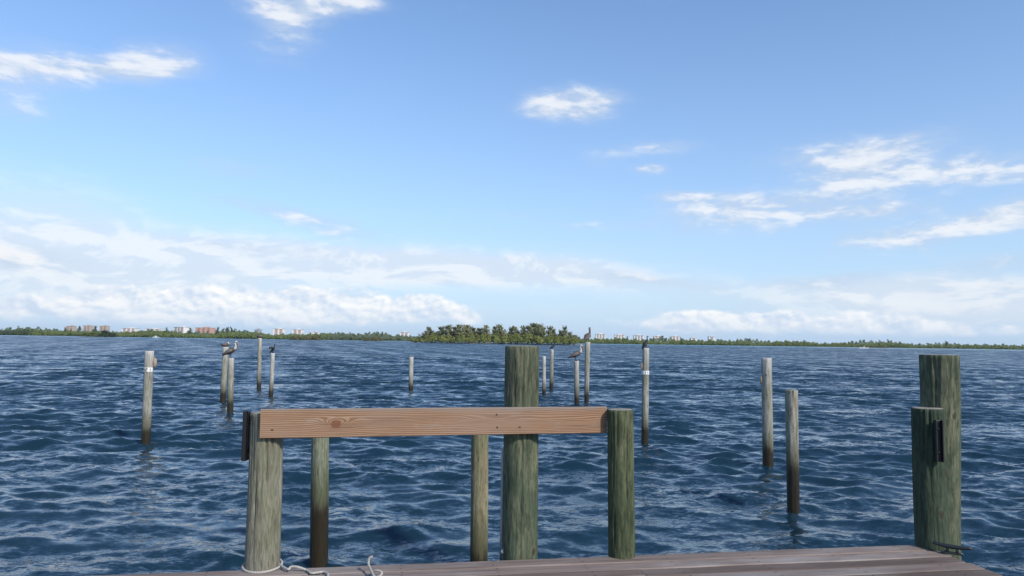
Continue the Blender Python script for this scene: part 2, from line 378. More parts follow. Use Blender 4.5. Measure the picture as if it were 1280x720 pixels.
    b = g.new('ShaderNodeBump', {'Height': v, 'Distance': bump, 'Strength': 0.7}); g.l.new(b.outputs[0], p.inputs['Normal'])
lumber('deck_board', ((0.10, 0.074, 0.058), (0.25, 0.195, 0.165), (0.33, 0.30, 0.275)), 1, 22.0, 0.006, 0.85)
lumber('fascia', ((0.09, 0.07, 0.045), (0.19, 0.15, 0.10), (0.14, 0.13, 0.08)), 1, 22.0, 0.005, 0.9)
lumber('beam_wood', ((0.215, 0.105, 0.050), (0.37, 0.24, 0.155), (0.29, 0.20, 0.145)), 1, 26.0, 0.002, 0.7,
       knots=[(0.475, -0.006, 0.085, 0.030, 0.060), (1.50, 0.012, 0.20, 0.028, 0.034), (0.80, 0.01, 0.30, 0.022, 0.020), (1.15, 0.0, 0.40, 0.03, -0.014), (1.95, 0.0, 0.5, 0.03, 0.02)])
plain('black_rubber', (0.012, 0.012, 0.013), 0.5, 0, 0.4, 20, 0.002)
plain('galvanised', (0.30, 0.33, 0.36), 0.45, 0.8, 0.2, 30)
plain('cleat_metal', (0.055, 0.06, 0.065), 0.45, 0.6, 0.4, 40, 0.002)
plain('rope_white', (0.40, 0.37, 0.33), 0.9, 0, 0.25, 60)
plain('screw', (0.03, 0.027, 0.025), 0.6, 0.3)
plain('tag_white', (0.78, 0.76, 0.72), 0.6, 0, 0.06, 20)
plain('tag_ink', (0.03, 0.03, 0.035), 0.6)
plain('old_float', (0.33, 0.25, 0.19), 0.7, 0, 0.3, 30)
# birds
plain('plume_greybrown', (0.095, 0.075, 0.065), 0.8, 0, 0.45, 40)
plain('plume_silver', (0.15, 0.125, 0.115), 0.8, 0, 0.4, 60)
plain('plume_dark', (0.045, 0.038, 0.034), 0.8, 0, 0.3, 40)
plain('plume_cream', (0.50, 0.47, 0.40), 0.8, 0, 0.08, 40)
plain('bill_grey', (0.20, 0.17, 0.15), 0.5, 0, 0.3, 30)
plain('plume_black', (0.010, 0.010, 0.012), 0.5, 0, 0.4, 40)
plain('plume_blackbrown', (0.022, 0.019, 0.016), 0.55, 0, 0.4, 40)
plain('bill_orange', (0.28, 0.15, 0.05), 0.5)

# ------------------------------------------------------------------ water: one sheet to the far shore, real waves near, finer with nearness
def build_water():
    ang = np.concatenate([np.linspace(-86, -42, 70, endpoint=False), np.linspace(-42, 42, 800, endpoint=False), np.linspace(42, 86, 71)])
    ang = np.radians(ang)
    rr = [5.0]
    while rr[-1] < 110: rr.append(rr[-1] + 0.010 + 0.0031 * rr[-1])
    while rr[-1] < 260: rr.append(rr[-1] * 1.008)
    while rr[-1] < 1700: rr.append(rr[-1] * 1.035)
    rr = np.array(rr); dr = np.gradient(rr)
    A, Rr = np.meshgrid(ang, rr)
    X = Rr * np.sin(A); Y = Rr * np.cos(A) - 6.0
    cell = np.maximum(np.broadcast_to(dr[:, None], X.shape) * 1.0, Rr * np.gradient(ang)[None, :])
    rs = np.random.default_rng(21)
    NW = 170
    lam = np.exp(rs.uniform(math.log(0.22), math.log(4.5), NW))
    pk = 0.72 * np.exp(-(np.log(lam / 1.6) / 0.42) ** 2) + 1.0 * np.exp(-(np.log(lam / 0.80) / 0.42) ** 2) + 0.85 * np.exp(-(np.log(lam / 0.36) / 0.4) ** 2)
    slope = pk / math.sqrt((pk ** 2).sum() / 2) * 0.172          # total rms slope
    mean = R(-100); th = mean + rs.normal(0, 0.62, NW) + np.where(lam < 0.8, rs.normal(0, 0.35, NW), 0)
    ph = rs.uniform(0, 2 * math.pi, NW)
    k = 2 * math.pi / lam
    gust = 1.0 + 0.32 * np.sin(X * 0.21 + Y * 0.33 + 1.0) * np.sin(X * -0.13 + Y * 0.17) + 0.28 * np.sin(X * 0.55 - Y * 0.4 + 2.0) * np.sin(Y * 0.61 + X * .2)
    calm = np.clip((Rr - 700) / 300, 0, 1)
    gust = gust * (1 - 0.5 * calm)
    DX = np.zeros_like(X); DY = np.zeros_like(X); Z = np.zeros_like(X); miss = np.zeros_like(X)
    nearrows = rr < 320; nr = nearrows.sum()
    Xn, Yn, cn, gn = X[:nr], Y[:nr], cell[:nr], gust[:nr]
    for i in range(NW):
        fade = np.clip((lam[i] / cn - 2.5) / 3.0, 0, 1)
        rows = np.where(fade.max(axis=1) > 0)[0]
        miss[:nr] += 0.5 * slope[i] ** 2 * (1 - fade ** 2)
        miss[nr:] += 0.5 * slope[i] ** 2
        if len(rows) == 0: continue
        e = rows.max() + 1
        cx, cy = math.cos(th[i]), math.sin(th[i])
        q = k[i] * (cx * Xn[:e] + cy * Yn[:e]) + ph[i]
        a = slope[i] / k[i] * fade[:e] * gn[:e]
        Z[:e] += a * np.sin(q)
        if lam[i] > 0.45: Z[:e] += a * 0.32 * np.sin(2 * q)      # fronts steeper than backs
        c = a * np.cos(q) * 0.85
        DX[:e] += c * cx; DY[:e] += c * cy
    miss = np.sqrt(miss) * gust
    P = np.stack([X + DX, Y + DY, Z], axis=-1).reshape(-1, 3)
    nR, nA = X.shape
    i0 = (np.arange(nR - 1)[:, None] * nA + np.arange(nA - 1)[None, :]).reshape(-1)
    F = np.stack([i0, i0 + 1, i0 + nA + 1, i0 + nA], axis=-1)[:, ::-1]
    me = bpy.data.meshes.new('water')
    me.vertices.add(len(P)); me.vertices.foreach_set('co', P.astype(np.float32).ravel())
    me.loops.add(F.size); me.loops.foreach_set('vertex_index', F.astype(np.int32).ravel())
    me.polygons.add(len(F)); me.polygons.foreach_set('loop_start', np.arange(0, F.size, 4, dtype=np.int32))
    at = me.attributes.new('unresolved_slope', 'FLOAT', 'POINT'); at.data.foreach_set('value', miss.astype(np.float32).ravel())
    me.update(calc_edges=True)
    mt, g, p = new_mat('sea')
    geo = g.new('ShaderNodeNewGeometry'); pos = geo.outputs['Position']
    ms = g.new('ShaderNodeAttribute', attribute_name='unresolved_slope').outputs['Fac']
    x, y, z = g.sep(pos)
    flat = g.xyz(x, y, 0.0)
    rot = g.vmath('MULTIPLY', flat, (0.75, 1.25, 1))
    r1 = g.vmath('SUBTRACT', g.noise(rot, 4.5, 5, 0.66, 0.4, out=1), (0.5, 0.5, 0.5))       # ripples of 10 to 40 cm
    r2 = g.vmath('SUBTRACT', g.noise(g.vmath('MULTIPLY', flat, (0.5, 1.0, 1)), 1.1, 3, 0.6, 0.3, out=1), (0.5, 0.5, 0.5))   # waves the sheet is too coarse for
    big = g.noise(g.vmath('MULTIPLY', flat, (0.35, 1.0, 1)), 0.035, 4, 0.6)                  # gust patches
    near = g.lin(ms, 0.03, 0.2, 1.0, 0.6)
    r3 = g.vmath('SUBTRACT', g.noise(g.vmath('MULTIPLY', flat, (0.6, 1.2, 1)), 13.0, 3, 0.6, 0.5, out=1), (0.5, 0.5, 0.5))      # wavelets of a hand's breadth
    cat = g.lin(g.noise(g.vmath('MULTIPLY', flat, (0.5, 1.0, 1)), 0.45, 3, 0.6), 0.35, 0.65, 0.30, 1.45)                          # cat's paws
    s1 = g.vmath('SCALE', g.vmath('ADD', g.vmath('SCALE', r1, scale=0.78), g.vmath('SCALE', r3, scale=0.80)), scale=g.math('MULTIPLY', near, cat))
    s2 = g.vmath('SCALE', r2, scale=g.math('MULTIPLY', ms, g.lin(big, 0.3, 0.7, 5.5, 9.0)))
    sl = g.vmath('MULTIPLY', g.vmath('ADD', s1, s2), (0.8, 1.0, 0.0))
    tilt = g.xyz(0.0, g.math('MULTIPLY', ms, -1.3), 0.0)
    nn = g.vmath('NORMALIZE', g.vmath('ADD', g.vmath('ADD', geo.outputs['Normal'], sl), tilt))
    g.put(p.inputs['Normal'], nn)
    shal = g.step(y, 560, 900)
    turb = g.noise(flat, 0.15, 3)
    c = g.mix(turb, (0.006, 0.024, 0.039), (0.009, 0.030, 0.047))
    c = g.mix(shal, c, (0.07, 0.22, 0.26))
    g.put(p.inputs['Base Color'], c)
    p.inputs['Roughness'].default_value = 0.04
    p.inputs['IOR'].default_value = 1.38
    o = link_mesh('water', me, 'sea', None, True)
    tag(o, 'choppy dark blue bay water reaching to the mangrove shore', 'water', kind='structure')
build_water()

# ------------------------------------------------------------------ land
plain('sand', (0.26, 0.23, 0.16), 0.95, 0, 0.2, 0.4)
plain('marsh', (0.06, 0.07, 0.03), 0.95, 0, 0.3, 0.05)
plain('lawn', (0.06, 0.09, 0.03), 0.95, 0, 0.4, 1.5)
HORX = lambda x, y: at_y(x, y, 1000)

def blob_land(name, cx, cy, rx, ry, h, mat, seed, n=72):
    w = wiggle(n, seed, 0.10); vs = [(0, 0, h)]; fs = []
    for j, (s, z) in enumerate(((0.55, h * 0.9), (0.88, h * 0.5), (1.0, 0.02), (1.08, -1.2))):
        for i in range(n):
            t = 2 * math.pi * i / n; q = s * (1 + w(i / n) * 0.5)
            vs.append((rx * q * math.cos(t), ry * q * math.sin(t), z))
    for i in range(n): fs.append((0, 1 + i, 1 + (i + 1) % n))
    for j in range(3):
        for i in range(n):
            a = 1 + j * n + i; b = 1 + j * n + (i + 1) % n; fs.append((a, a + n, b + n, b))
    o = mesh_obj(name, vs, fs, mat, smooth=True, loc=(cx, cy, 0)); return tag(o, kind='structure')

# far shore: one long low bank; its waterline distance along the view azimuth (px of the photograph -> metres)
SHORE = [(-700, 900), (-200, 880), (0, 900), (60, 920), (150, 860), (320, 820), (520, 860), (720, 960), (980, 1000), (1280, 1080), (1500, 1100), (2000, 1100)]
def shore_d(px): return float(np.interp(px, [s[0] for s in SHORE], [s[1] for s in SHORE]))
def shore_pt(px, back=0.0):
    d = ray(px, 430); d = Vector((d.x, d.y, 0)).normalized()
    return d * ((shore_d(px) + back) / d.y)
vs, fs = [], []
pxs = list(range(-700, 2001, 15)); ws = wiggle(10, 5, 9.0, 5)
for i, px in enumerate(pxs):
    for b, z in ((-4, -1.5), (0, 0.05), (12, 0.7), (400, 1.2), (5000, 2.0)):
        q = shore_pt(px, b + (ws(i / 40.0) if b < 100 else 0)); vs.append((q.x, q.y, z))
for i in range(len(pxs) - 1):
    for j in range(4):
        a = i * 5 + j; fs.append((a, a + 5, a + 6, a + 1))
tag(mesh_obj('far_shore', vs, fs, 'marsh', smooth=True), kind='structure')

# ------------------------------------------------------------------ foliage
def leaf_mat(name, c0, c1, c2, trans=0.25):
    mt, g, p = new_mat(name)
    co = g.new('ShaderNodeNewGeometry').outputs['Position']
    n = g.noise(co, 0.18, 3, 0.6); n2 = g.noise(co, 0.9, 3, 0.6)
    c = g.mix(g.step(n, 0.35, 0.65), c0, c1); c = g.mix(g.math('MULTIPLY', g.step(n2, 0.5, 0.75), 0.7), c, c2)
    g.put(p.inputs['Base Color'], c); p.inputs['Roughness'].default_value = 0.65; p.inputs['Specular IOR Level'].default_value = 0.25
    tr = g.new('ShaderNodeBsdfTranslucent', {'Color': c}); mx = g.new('ShaderNodeMixShader', {0: trans})
    out = [n for n in g.n if n.type == 'OUTPUT_MATERIAL'][0]
    g.l.new(p.outputs[0], mx.inputs[1]); g.l.new(tr.outputs[0], mx.inputs[2]); g.l.new(mx.outputs[0], out.inputs[0])
leaf_mat('leaf_casuarina', (0.25, 0.26, 0.13), (0.33, 0.33, 0.17), (0.38, 0.355, 0.22), 0.45)
leaf_mat('leaf_mangrove', (0.22, 0.26, 0.07), (0.30, 0.32, 0.095), (0.36, 0.345, 0.125), 0.45)
leaf_mat('leaf_shore', (0.12, 0.16, 0.045), (0.17, 0.205, 0.06), (0.21, 0.22, 0.08), 0.35)
leaf_mat('leaf_dark', (0.04, 0.065, 0.028), (0.06, 0.085, 0.033), (0.085, 0.11, 0.04), 0.3)
leaf_mat('leaf_far', (0.125, 0.165, 0.09), (0.16, 0.195, 0.11), (0.20, 0.22, 0.125), 0.4)
leaf_mat('leaf_straw', (0.15, 0.145, 0.05), (0.20, 0.18, 0.07), (0.25, 0.19, 0.09))
plain('bark', (0.12, 0.10, 0.08), 0.9, 0, 0.3, 3)

def leaves_mesh(centers, size, rs, up=0.0, flat=0.6, outward=None):
    """a mesh of leaf sprays: two crossed ragged quads per centre"""
    n = len(centers); C = np.asarray(centers, float)
    s = size * rs.uniform(0.55, 1.35, n)
    d1 = rs.normal(0, 1, (n, 3)); d1[:, 2] = d1[:, 2] * flat + up; d1 /= np.linalg.norm(d1, axis=1)[:, None]
    nv = rs.normal(0, 0.55, (n, 3)) + (outward if outward is not None else np.array([0.25, -0.8, 0.6])); nv /= np.linalg.norm(nv, axis=1)[:, None]
    d1 = d1 - nv * (d1 * nv).sum(1)[:, None]; d1 /= np.linalg.norm(d1, axis=1)[:, None]
    d2 = np.cross(nv, d1); d2 /= np.linalg.norm(d2, axis=1)[:, None]
    a = C - d1 * s[:, None] * 0.55; b = C + d1 * s[:, None] * 0.75
    l = C + d2 * s[:, None] * 0.42; r_ = C - d2 * s[:, None] * rs.uniform(0.25, 0.5, n)[:, None]
    V = np.stack([a, l, b, r_], axis=1).reshape(-1, 3)
    F = np.arange(n * 4).reshape(n, 4)
    return V, F
def foliage_obj(name, V, F, mat, parent=None):
    me = bpy.data.meshes.new(name)
    me.vertices.add(len(V)); me.vertices.foreach_set('co', V.astype(np.float32).ravel())
    me.loops.add(F.size); me.loops.foreach_set('vertex_index', F.astype(np.int32).ravel())
    me.polygons.add(len(F)); me.polygons.foreach_set('loop_start', np.arange(0, F.size, 4, dtype=np.int32))
    me.update(calc_edges=True)
    return link_mesh(name, me, mat, parent)

def limb(bm, a, b, r0, r1, seg=6):
    a, b = Vector(a), Vector(b); mid = (a + b) / 2 + Vector((random.uniform(-.1, .1), random.uniform(-.1, .1), 0)) * (b - a).length
    loft(bm, [a, mid, b], [r0, (r0 + r1) / 2, r1], seg, side=Vector((0.3, 1, 0.1)).normalized())

def casuarina(seed, h, w, mat='leaf_casuarina', bush=0.4):
    rs = np.random.default_rng(seed); random.seed(seed)
    root = empty('casuarina_tree')
    bm = bmesh.new(); lean = rs.normal(0, 0.04, 2) * h
    top = Vector((lean[0], lean[1], h * 0.93))
    loft(bm, [(0, 0, -0.6), (lean[0] * .3, lean[1] * .3, h * .35), (lean[0] * .6, lean[1] * .6, h * .65), tuple(top)], [h * .022, h * .016, h * .010, h * .003], 7, side=Vector((0.2, 1, 0.1)).normalized())
    cen = []
    nb = 62
    for i in range(nb):
        t = 0.07 + 0.89 * (i + rs.uniform(0, .8)) / nb
        prof = (max(0.75 if t < 0.35 else 0, math.sin(math.pi * min(1, (t - 0.05) / 0.75) ** 0.8)) if t < 0.8 else 0.75 * (1 - t) / 0.2 + 0.12)
        ln = w * 0.5 * max(0.18, prof) * rs.uniform(0.35, 1.25)
        az = rs.uniform(0, 6.28); base = Vector((lean[0] * t, lean[1] * t, h * t))
        tip = base + Vector((math.cos(az) * ln, math.sin(az) * ln, ln * rs.uniform(0.5, 1.4)))
        limb(bm, base, tip, h * 0.006, h * 0.002, 5)
        m_ = int(24 * (0.5 + ln / (w * .5)))
        u = rs.uniform(0.25, 1.08, m_)
        pts = np.array(base)[None] + (np.array(tip) - np.array(base))[None] * u[:, None] + rs.normal(0, 0.030 * w + 0.08, (m_, 3)) * np.array([1, 1, 1.5])
        cen.append(pts)
    tp = np.array([lean[0], lean[1], h * 0.95]) + rs.normal(0, 1, (26, 3)) * np.array([0.035 * w, 0.035 * w, 0.045 * h]); cen.append(tp)
    cen = np.concatenate(cen); cen[:, 2] = np.maximum(cen[:, 2], 0.3)
    ow = cen * np.array([1, 1, 0]); ow /= (np.linalg.norm(ow, axis=1)[:, None] + 1e-3); ow[:, 2] = 0.7
    V, F = leaves_mesh(cen, 0.66, rs, up=1.3, flat=1.0, outward=ow)
    bm_obj('trunk', bm, 'bark', root, True)
    foliage_obj('crown', V, F, mat, root)
    return root
def bush(seed, h, w, mat='leaf_mangrove', n=620, name='mangrove_bush', size=0.62):
    rs = np.random.default_rng(seed); random.seed(seed)
    root = empty(name); bm = bmesh.new(); cen = []
    lobes = 9
    for i in range(lobes):
        az = rs.uniform(0, 6.28); q = rs.uniform(0.1, 0.75)
        c = np.array([math.cos(az) * w * .42 * q, math.sin(az) * w * .42 * q, h * (0.36 + 0.42 * rs.uniform(0, 1) * (1.15 - q))])
        rl = w * rs.uniform(0.16, 0.25)
        k = n // lobes
        d = rs.normal(0, 1, (k, 3)); d /= np.linalg.norm(d, axis=1)[:, None]
        cen.append(c + d * (rl * rs.uniform(0.55, 1.05, k) ** 0.6)[:, None] * np.array([1, 1, min(1.0, 0.8 * h / w + 0.3)]))
        limb(bm, (c[0] * .25, c[1] * .25, -0.4), tuple(c), h * 0.018, h * 0.006, 5)
    k = n // 4   # low skirt to the water
    az = rs.uniform(0, 6.28, k); q = w * 0.46 * np.sqrt(rs.uniform(0.15, 1, k))
    cen.append(np.stack([np.cos(az) * q, np.sin(az) * q, rs.uniform(0.15, 0.42, k) * h], 1))
    cen = np.concatenate(cen); cen[:, 2] = np.maximum(cen[:, 2], 0.18)
    ow = cen - np.array([0, 0, h * 0.3]); ow /= (np.linalg.norm(ow, axis=1)[:, None] + 1e-3); ow[:, 2] += 0.45
    V, F = leaves_mesh(cen, size, rs, up=0.25, flat=0.8, outward=ow)
    bm_obj('trunk', bm, 'bark', root, True)
    foliage_obj('crown', V, F, mat, root)
    return root

ORD = 'first second third fourth fifth sixth seventh eighth ninth tenth eleventh twelfth thirteenth fourteenth fifteenth sixteenth seventeenth eighteenth nineteenth twentieth twenty-first twenty-second twenty-third twenty-fourth twenty-fifth twenty-sixth twenty-seventh twenty-eighth twenty-ninth thirtieth thirty-first thirty-second thirty-third thirty-fourth thirty-fifth thirty-sixth thirty-seventh thirty-eighth thirty-ninth fortieth'.split()

# the wooded island
ISL_Y = 505.0
iw0, iw1 = at_y(512, 427, ISL_Y).x, at_y(724, 428, ISL_Y).x
blob_land('island', (iw0 + iw1) / 2, ISL_Y + 11, (iw1 - iw0) / 2 + 1, 14, 0.75, 'sand', 3, 110)
PR_C = [casuarina(100 + i, 10.0, 5.6) for i in range(5)]
PR_B = [bush(200 + i, 4.2, 6.0) for i in range(4)]
used = set()
def place(protos, idx, loc, rz, sx, sz):
    p = protos[idx % len(protos)]
    o = p if (id(protos), idx % len(protos)) not in used else copy_tree(p)
    used.add((id(protos), idx % len(protos)))
    o.location = loc; o.rotation_euler = (0, 0, rz); o.scale = (sx, sx, sz); return o
# (px, top row px, width px) of the crowns that stand out against the sky
CROWNS = [(523, 423, 9), (530, 416, 11), (540, 412.5, 11), (550, 411, 12), (560, 410, 13), (568, 411, 10), (574, 408.5, 13), (582, 409, 14), (590, 412, 12), (597, 412.5, 12),
          (606, 409.5, 9), (617, 410.5, 9), (624, 409.5, 8), (629, 411.5, 13), (638, 413, 11), (646, 412, 13), (655, 411, 10), (660, 410, 12), (666, 407, 12), (673, 409, 14), (678, 412, 10), (687, 411.5, 9), (693, 414, 9), (700, 416, 8), (705, 411.5, 7), (712, 418, 8), (718, 421, 8)]
rs_ = np.random.default_rng(77)
for i, (px, ty, w) in enumerate(CROWNS):
    Y = ISL_Y + 9 + rs_.uniform(-4, 9); b = at_y(px, 425, Y); z1 = at_y(px, ty, Y).z + 0.4
    o = place(PR_C, int(rs_.integers(0, 5)) if i > 4 else i, (b.x, Y, 0.45), rs_.uniform(0, 6.28), w * Y / FPX / 5.6 * 1.28, z1 / 10.0)
    side = 'left' if i < 14 else 'right'; n = i if i < 14 else len(CROWNS) - 1 - i
    tag(o, f'feathery grey-green tree on the wooded island, {ORD[n]} treetop from its {side} end', 'tree', 'feathery trees on the wooded island')
BUSH = [(px + rs_.uniform(-1.5, 1.5), rs_.uniform(415.5, 420.0), rs_.uniform(10, 14)) for px in np.arange(519, 722, 6.6)]
for i, (px, ty, w) in enumerate(BUSH):
    Y = ISL_Y - 2.5 + rs_.uniform(-0.8, 3.0); b = at_y(px, 425, Y)
    if i < 2 or i > len(BUSH) - 3: ty = 421.5
    z1 = at_y(px, ty, Y).z
    o = place(PR_B, int(rs_.integers(0, 4)) if i > 3 else i, (b.x, Y, 0.25), rs_.uniform(0, 6.28), w * Y / FPX / 6.0 * 1.15, max(0.6, z1 / 4.2))
    side = 'left' if i < 16 else 'right'; n = i if i < 16 else len(BUSH) - 1 - i
    tag(o, f'rounded yellow-green mangrove at the island waterline, {ORD[n]} from its {side} end', 'mangrove', 'mangroves along the island waterline')

# small mangrove clumps standing out from the far shore
PR_D = [bush(300 + i, 4.2, 6.0, 'leaf_dark') for i in range(2)]
PR_S = [bush(310 + i, 4.2, 6.0, 'leaf_straw') for i in range(2)]
PR_G = [bush(320 + i, 4.2, 6.0, 'leaf_shore') for i in range(2)]
CL = [(108, 415.5, 14, 'g', 'low green mangrove clump left of the dark one on the far left shore'), (120, 414.5, 16, 'g', 'green mangrove clump against the dark one on the far left shore'),
      (131, 412.8, 13, 'd', 'dark round mangrove clump standing out on the far left shore'), (140, 415, 12, 'd', 'lower dark mangrove clump just right of the dark round one'),
      (369, 419.3, 14, 's', 'straw-coloured mangrove clump left of the cormorant pile on the far shore'), (382, 419.5, 14, 's', 'low straw-coloured mangrove clump below the pink apartment block'), (396, 418.5, 13, 's', 'straw-green mangrove clump at the right end of its islet'),
      (458, 421, 11, 's', 'small straw mangrove clump left half of the islet before the wooded island'), (470, 420.3, 13, 's', 'small straw mangrove clump right half of the islet before the wooded island'),
      (1084, 434.5, 12, 's', 'brownish low mangrove clump beside the white boat on the right'), (1102, 434.8, 12, 's', 'brownish low mangrove clump right of the white boat')]
for i, (px, ty, w, kd, lab) in enumerate(CL):
    Y = shore_d(px) - 130; b = at_y(px, 425, Y); z1 = at_y(px, ty, Y).z
    pr = {'d': PR_D, 's': PR_S, 'g': PR_G}[kd]
    o = place(pr, i, (b.x, Y, 0.1), rs_.uniform(0, 6.28), w * Y / FPX / 6.0 * 1.1, max(0.5, z1 / 4.2))
    tag(o, lab, 'mangrove', 'mangrove clumps off the far shore')
for (x0, x1, nm) in ((100, 148, 'islet'), (358, 406, 'islet'), (450, 480, 'islet'), (1074, 1112, 'islet')):
    xm = (x0 + x1) / 2; Y = shore_d(xm) - 130
    a, b = at_y(x0, 425, Y), at_y(x1, 425, Y)
    blob_land(nm, (a.x + b.x) / 2, Y + 2, (b.x - a.x) / 2, 9, 0.35, 'marsh', int(x0), 40)

# mangrove belt of the far shore (a mass) and the taller wood behind it
def belt(name, mat, p0, p1, dens, back, depth, htop, size, seed, label):
    rs = np.random.default_rng(seed); n = int((p1 - p0) * dens)
    px = rs.uniform(p0, p1, n); P = []
    hw = wiggle(8, seed + 1, 0.16, 6)
    for x in px:
        q = shore_pt(x, back + rs.uniform(0, depth) ** 1.0)
        clump = 0.78 + 0.28 * math.sin(x * 0.9 + seed) * math.sin(x * 0.37) + hw(x / 160.0)
        hh = htop(x) * max(0.25, clump) * (0.35 + 0.65 * min(1, (q.y - shore_d(x) + 4) / 14)) 
        P.append((q.x, q.y, 0.25 + hh * rs.uniform(0.03, 1.0) ** 0.8))
    V, F = leaves_mesh(np.array(P), size, rs, up=0.2, flat=0.8)
    tag(foliage_obj(name, V, F, mat), label, 'mangroves', kind='stuff')
def hgt(x): return float(np.interp(x, [-700, 0, 30, 60, 150, 300, 420, 500, 730, 900, 1280, 2000], [9, 8.0, 8.0, 6.2, 6.6, 6.4, 6.6, 6.2, 6.8, 6.4, 6.2, 6]))
belt('mangrove_belt', 'leaf_dark', -700, 40, 55, 0, 26, hgt, 1.9, 41, 'dark green mangrove belt on the far left shore')
belt('mangrove_belt', 'leaf_shore', 34, 415, 75, 0, 26, hgt, 1.7, 42, 'yellow-green mangrove belt under the skyline on the left shore')
belt('mangrove_belt', 'leaf_far', 395, 560, 70, 0, 26, hgt, 1.7, 43, 'darker green mangrove belt just left of the wooded island')
belt('mangrove_belt', 'leaf_shore', 690, 1500, 65, 0, 26, hgt, 1.8, 44, 'long low mangrove belt along the right far shore')
belt('shore_wood', 'leaf_far', -700, 2000, 14, 120, 300, lambda x: 9.0 + 3.0 * math.sin(x * .05) * math.sin(x * .021 + 1), 3.0, 45, 'hazy line of taller trees behind the far mangroves')
PR_F = [casuarina(400 + i, 10.0, 7.0, 'leaf_far') for i in range(3)]
FAR = [(50, 412), (81, 411.5), (98, 410), (118, 410.5), (208, 412), (237, 412), (271, 412), (278, 413), (284, 411.5), (290, 412), (300, 415.5), (405, 418), (418, 418), (470, 418.5), (478, 417), (784, 423), (828, 424), (832, 424.5), (852, 424), (905, 427), (920, 427.5), (937, 427), (960, 427.5), (1008, 430), (1061, 429), (1066, 428.8), (1070, 429), (1140, 430.5), (1183, 428.5), (1231, 431), (1270, 433)]
for i, (px, ty) in enumerate(FAR):
    Y = shore_d(px) + 60; b = at_y(px, 425, Y); z1 = at_y(px, ty - 0.5, Y).z
    o = place(PR_F, i, (b.x, Y, 0.6), i * 1.3, z1 / 13.0 * rs_.uniform(0.8, 1.15), z1 / 10.0)
    side = 'left' if i < 15 else 'right'; n = i if i < 15 else len(FAR) - 1 - i
    tag(o, f'bluish tree rising above the far mangrove belt, {ORD[n]} from the {side} of the photo', 'tree', 'trees rising above the far mangroves')

# ------------------------------------------------------------------ apartment towers of the far skyline
plain('stucco_white', (0.82, 0.78, 0.72), 0.85, 0, 0.05, 0.1)
plain('stucco_salmon', (0.60, 0.34, 0.25), 0.85, 0, 0.08, 0.1)
plain('stucco_tan', (0.48, 0.40, 0.32), 0.85, 0, 0.08, 0.1)
plain('stucco_grey', (0.36, 0.36, 0.36), 0.85, 0, 0.08, 0.1)
plain('roof_grey', (0.34, 0.32, 0.31), 0.9, 0, 0.1, 0.1)
plain('glass_dark', (0.06, 0.075, 0.09), 0.15, 0, 0.2, 0.2)
def tower(px0, px1, py, D, nb, face, pier, lab, rz=0.0):
    a, b = at_y(px0, py, D), at_y(px1, py, D)
    w = b.x - a.x; h = (a.z + b.z) / 2 - 1.5; dp = max(18.0, w * 0.55)
    root = empty('apartment_tower', ((a.x + b.x) / 2, D, 1.5), rz)
    box_obj('wall', (0, dp / 2, h * 0.485), (w, dp, h * 0.97), pier, root)
    bw = w / (nb + (nb + 1) * 0.55); pw = bw * 0.55; fl = 3.1; nf = int(h * 0.93 / fl)
    for i in range(nb):
        cx = -w / 2 + pw * (i + 1) + bw * (i + 0.5)
        box_obj('window_bay', (cx, -0.15, h * 0.475), (bw, 0.3, h * 0.93), face, root)
        bm = bmesh.new()
        for f in range(nf): add_box(bm, (cx, -0.36, 1.9 + f * fl), (bw * 0.6, 0.12, 1.1))
        bm_obj('window_column', bm, 'glass_dark', root)
        bm = bmesh.new()
        for f in range(nf): add_box(bm, (cx, -1.0, 0.35 + f * fl), (bw * 0.94, 1.4, 0.9))
        bm_obj('balcony_stack', bm, pier, root)
    for i in range(nb + 1):
        box_obj('pier', (-w / 2 + pw * (i + 0.5) + bw * i, -0.6, h * 0.487), (pw * 0.9, 1.2, h * 0.974), pier, root)
    box_obj('roof', (0, dp / 2 - 0.6, h * 0.985), (w + 0.8, dp + 2.2, h * 0.02 + 0.4), 'roof_grey', root)
    box_obj('penthouse', (w * 0.06, dp / 2, h * 1.0 + 1.6), (w * 0.34, dp * 0.45, 3.2), pier, root)
    tag(root, lab, 'tower', 'apartment towers on the far skyline')
S, T, G_, Wt = 'stucco_salmon', 'stucco_tan', 'stucco_grey', 'stucco_white'
tower(83, 92, 407.5, 2500, 2, S, T, 'leftmost of the three small square towers on the far left skyline')
tower(104, 113.5, 407, 2500, 2, S, T, 'middle one of the three small square towers on the far left skyline')
tower(124.5, 134, 407.3, 2500, 2, S, T, 'rightmost of the three small square towers on the far left skyline')
tower(152, 170, 410.4, 2600, 3, S, Wt, 'left one of two low wide white and salmon blocks on the skyline')
tower(181.5, 200, 411, 2600, 3, S, Wt, 'right one of two low wide white and salmon blocks on the skyline', )
tower(215.5, 232, 409, 2300, 3, S, Wt, 'salmon block with a white right side, left of the widest block', -0.35)
tower(244, 265, 409.5, 2300, 3, S, S, 'widest salmon block on the skyline, above the two left pelicans')
tower(318, 325, 411.8, 2400, 1, G_, G_, 'narrow grey tower right above the bird on the tallest left pile')
tower(341.5, 355, 411, 2500, 2, S, Wt, 'white tower with a salmon centre above the wing-spread cormorant')
tower(365.5, 378, 412, 2500, 2, S, Wt, 'pink and white tower third from right in its left-hand cluster')
tower(385, 391, 415.5, 2700, 1, T, Wt, 'tiny pale tower half hidden behind the straw mangrove islet')
tower(391.5, 397.5, 414.8, 2700, 1, G_, Wt, 'tiny white tower at the right end of the left-hand cluster')
tower(500, 511, 415.3, 2700, 2, T, Wt, 'lone white tower just left of the wooded island')
tower(708, 716, 418.8, 2600, 1, T, Wt, 'white block peeping out behind the right end of the wooded island')
tower(744.5, 757, 417.8, 2500, 3, T, Wt, 'leftmost white tower in the row right of the wooded island')
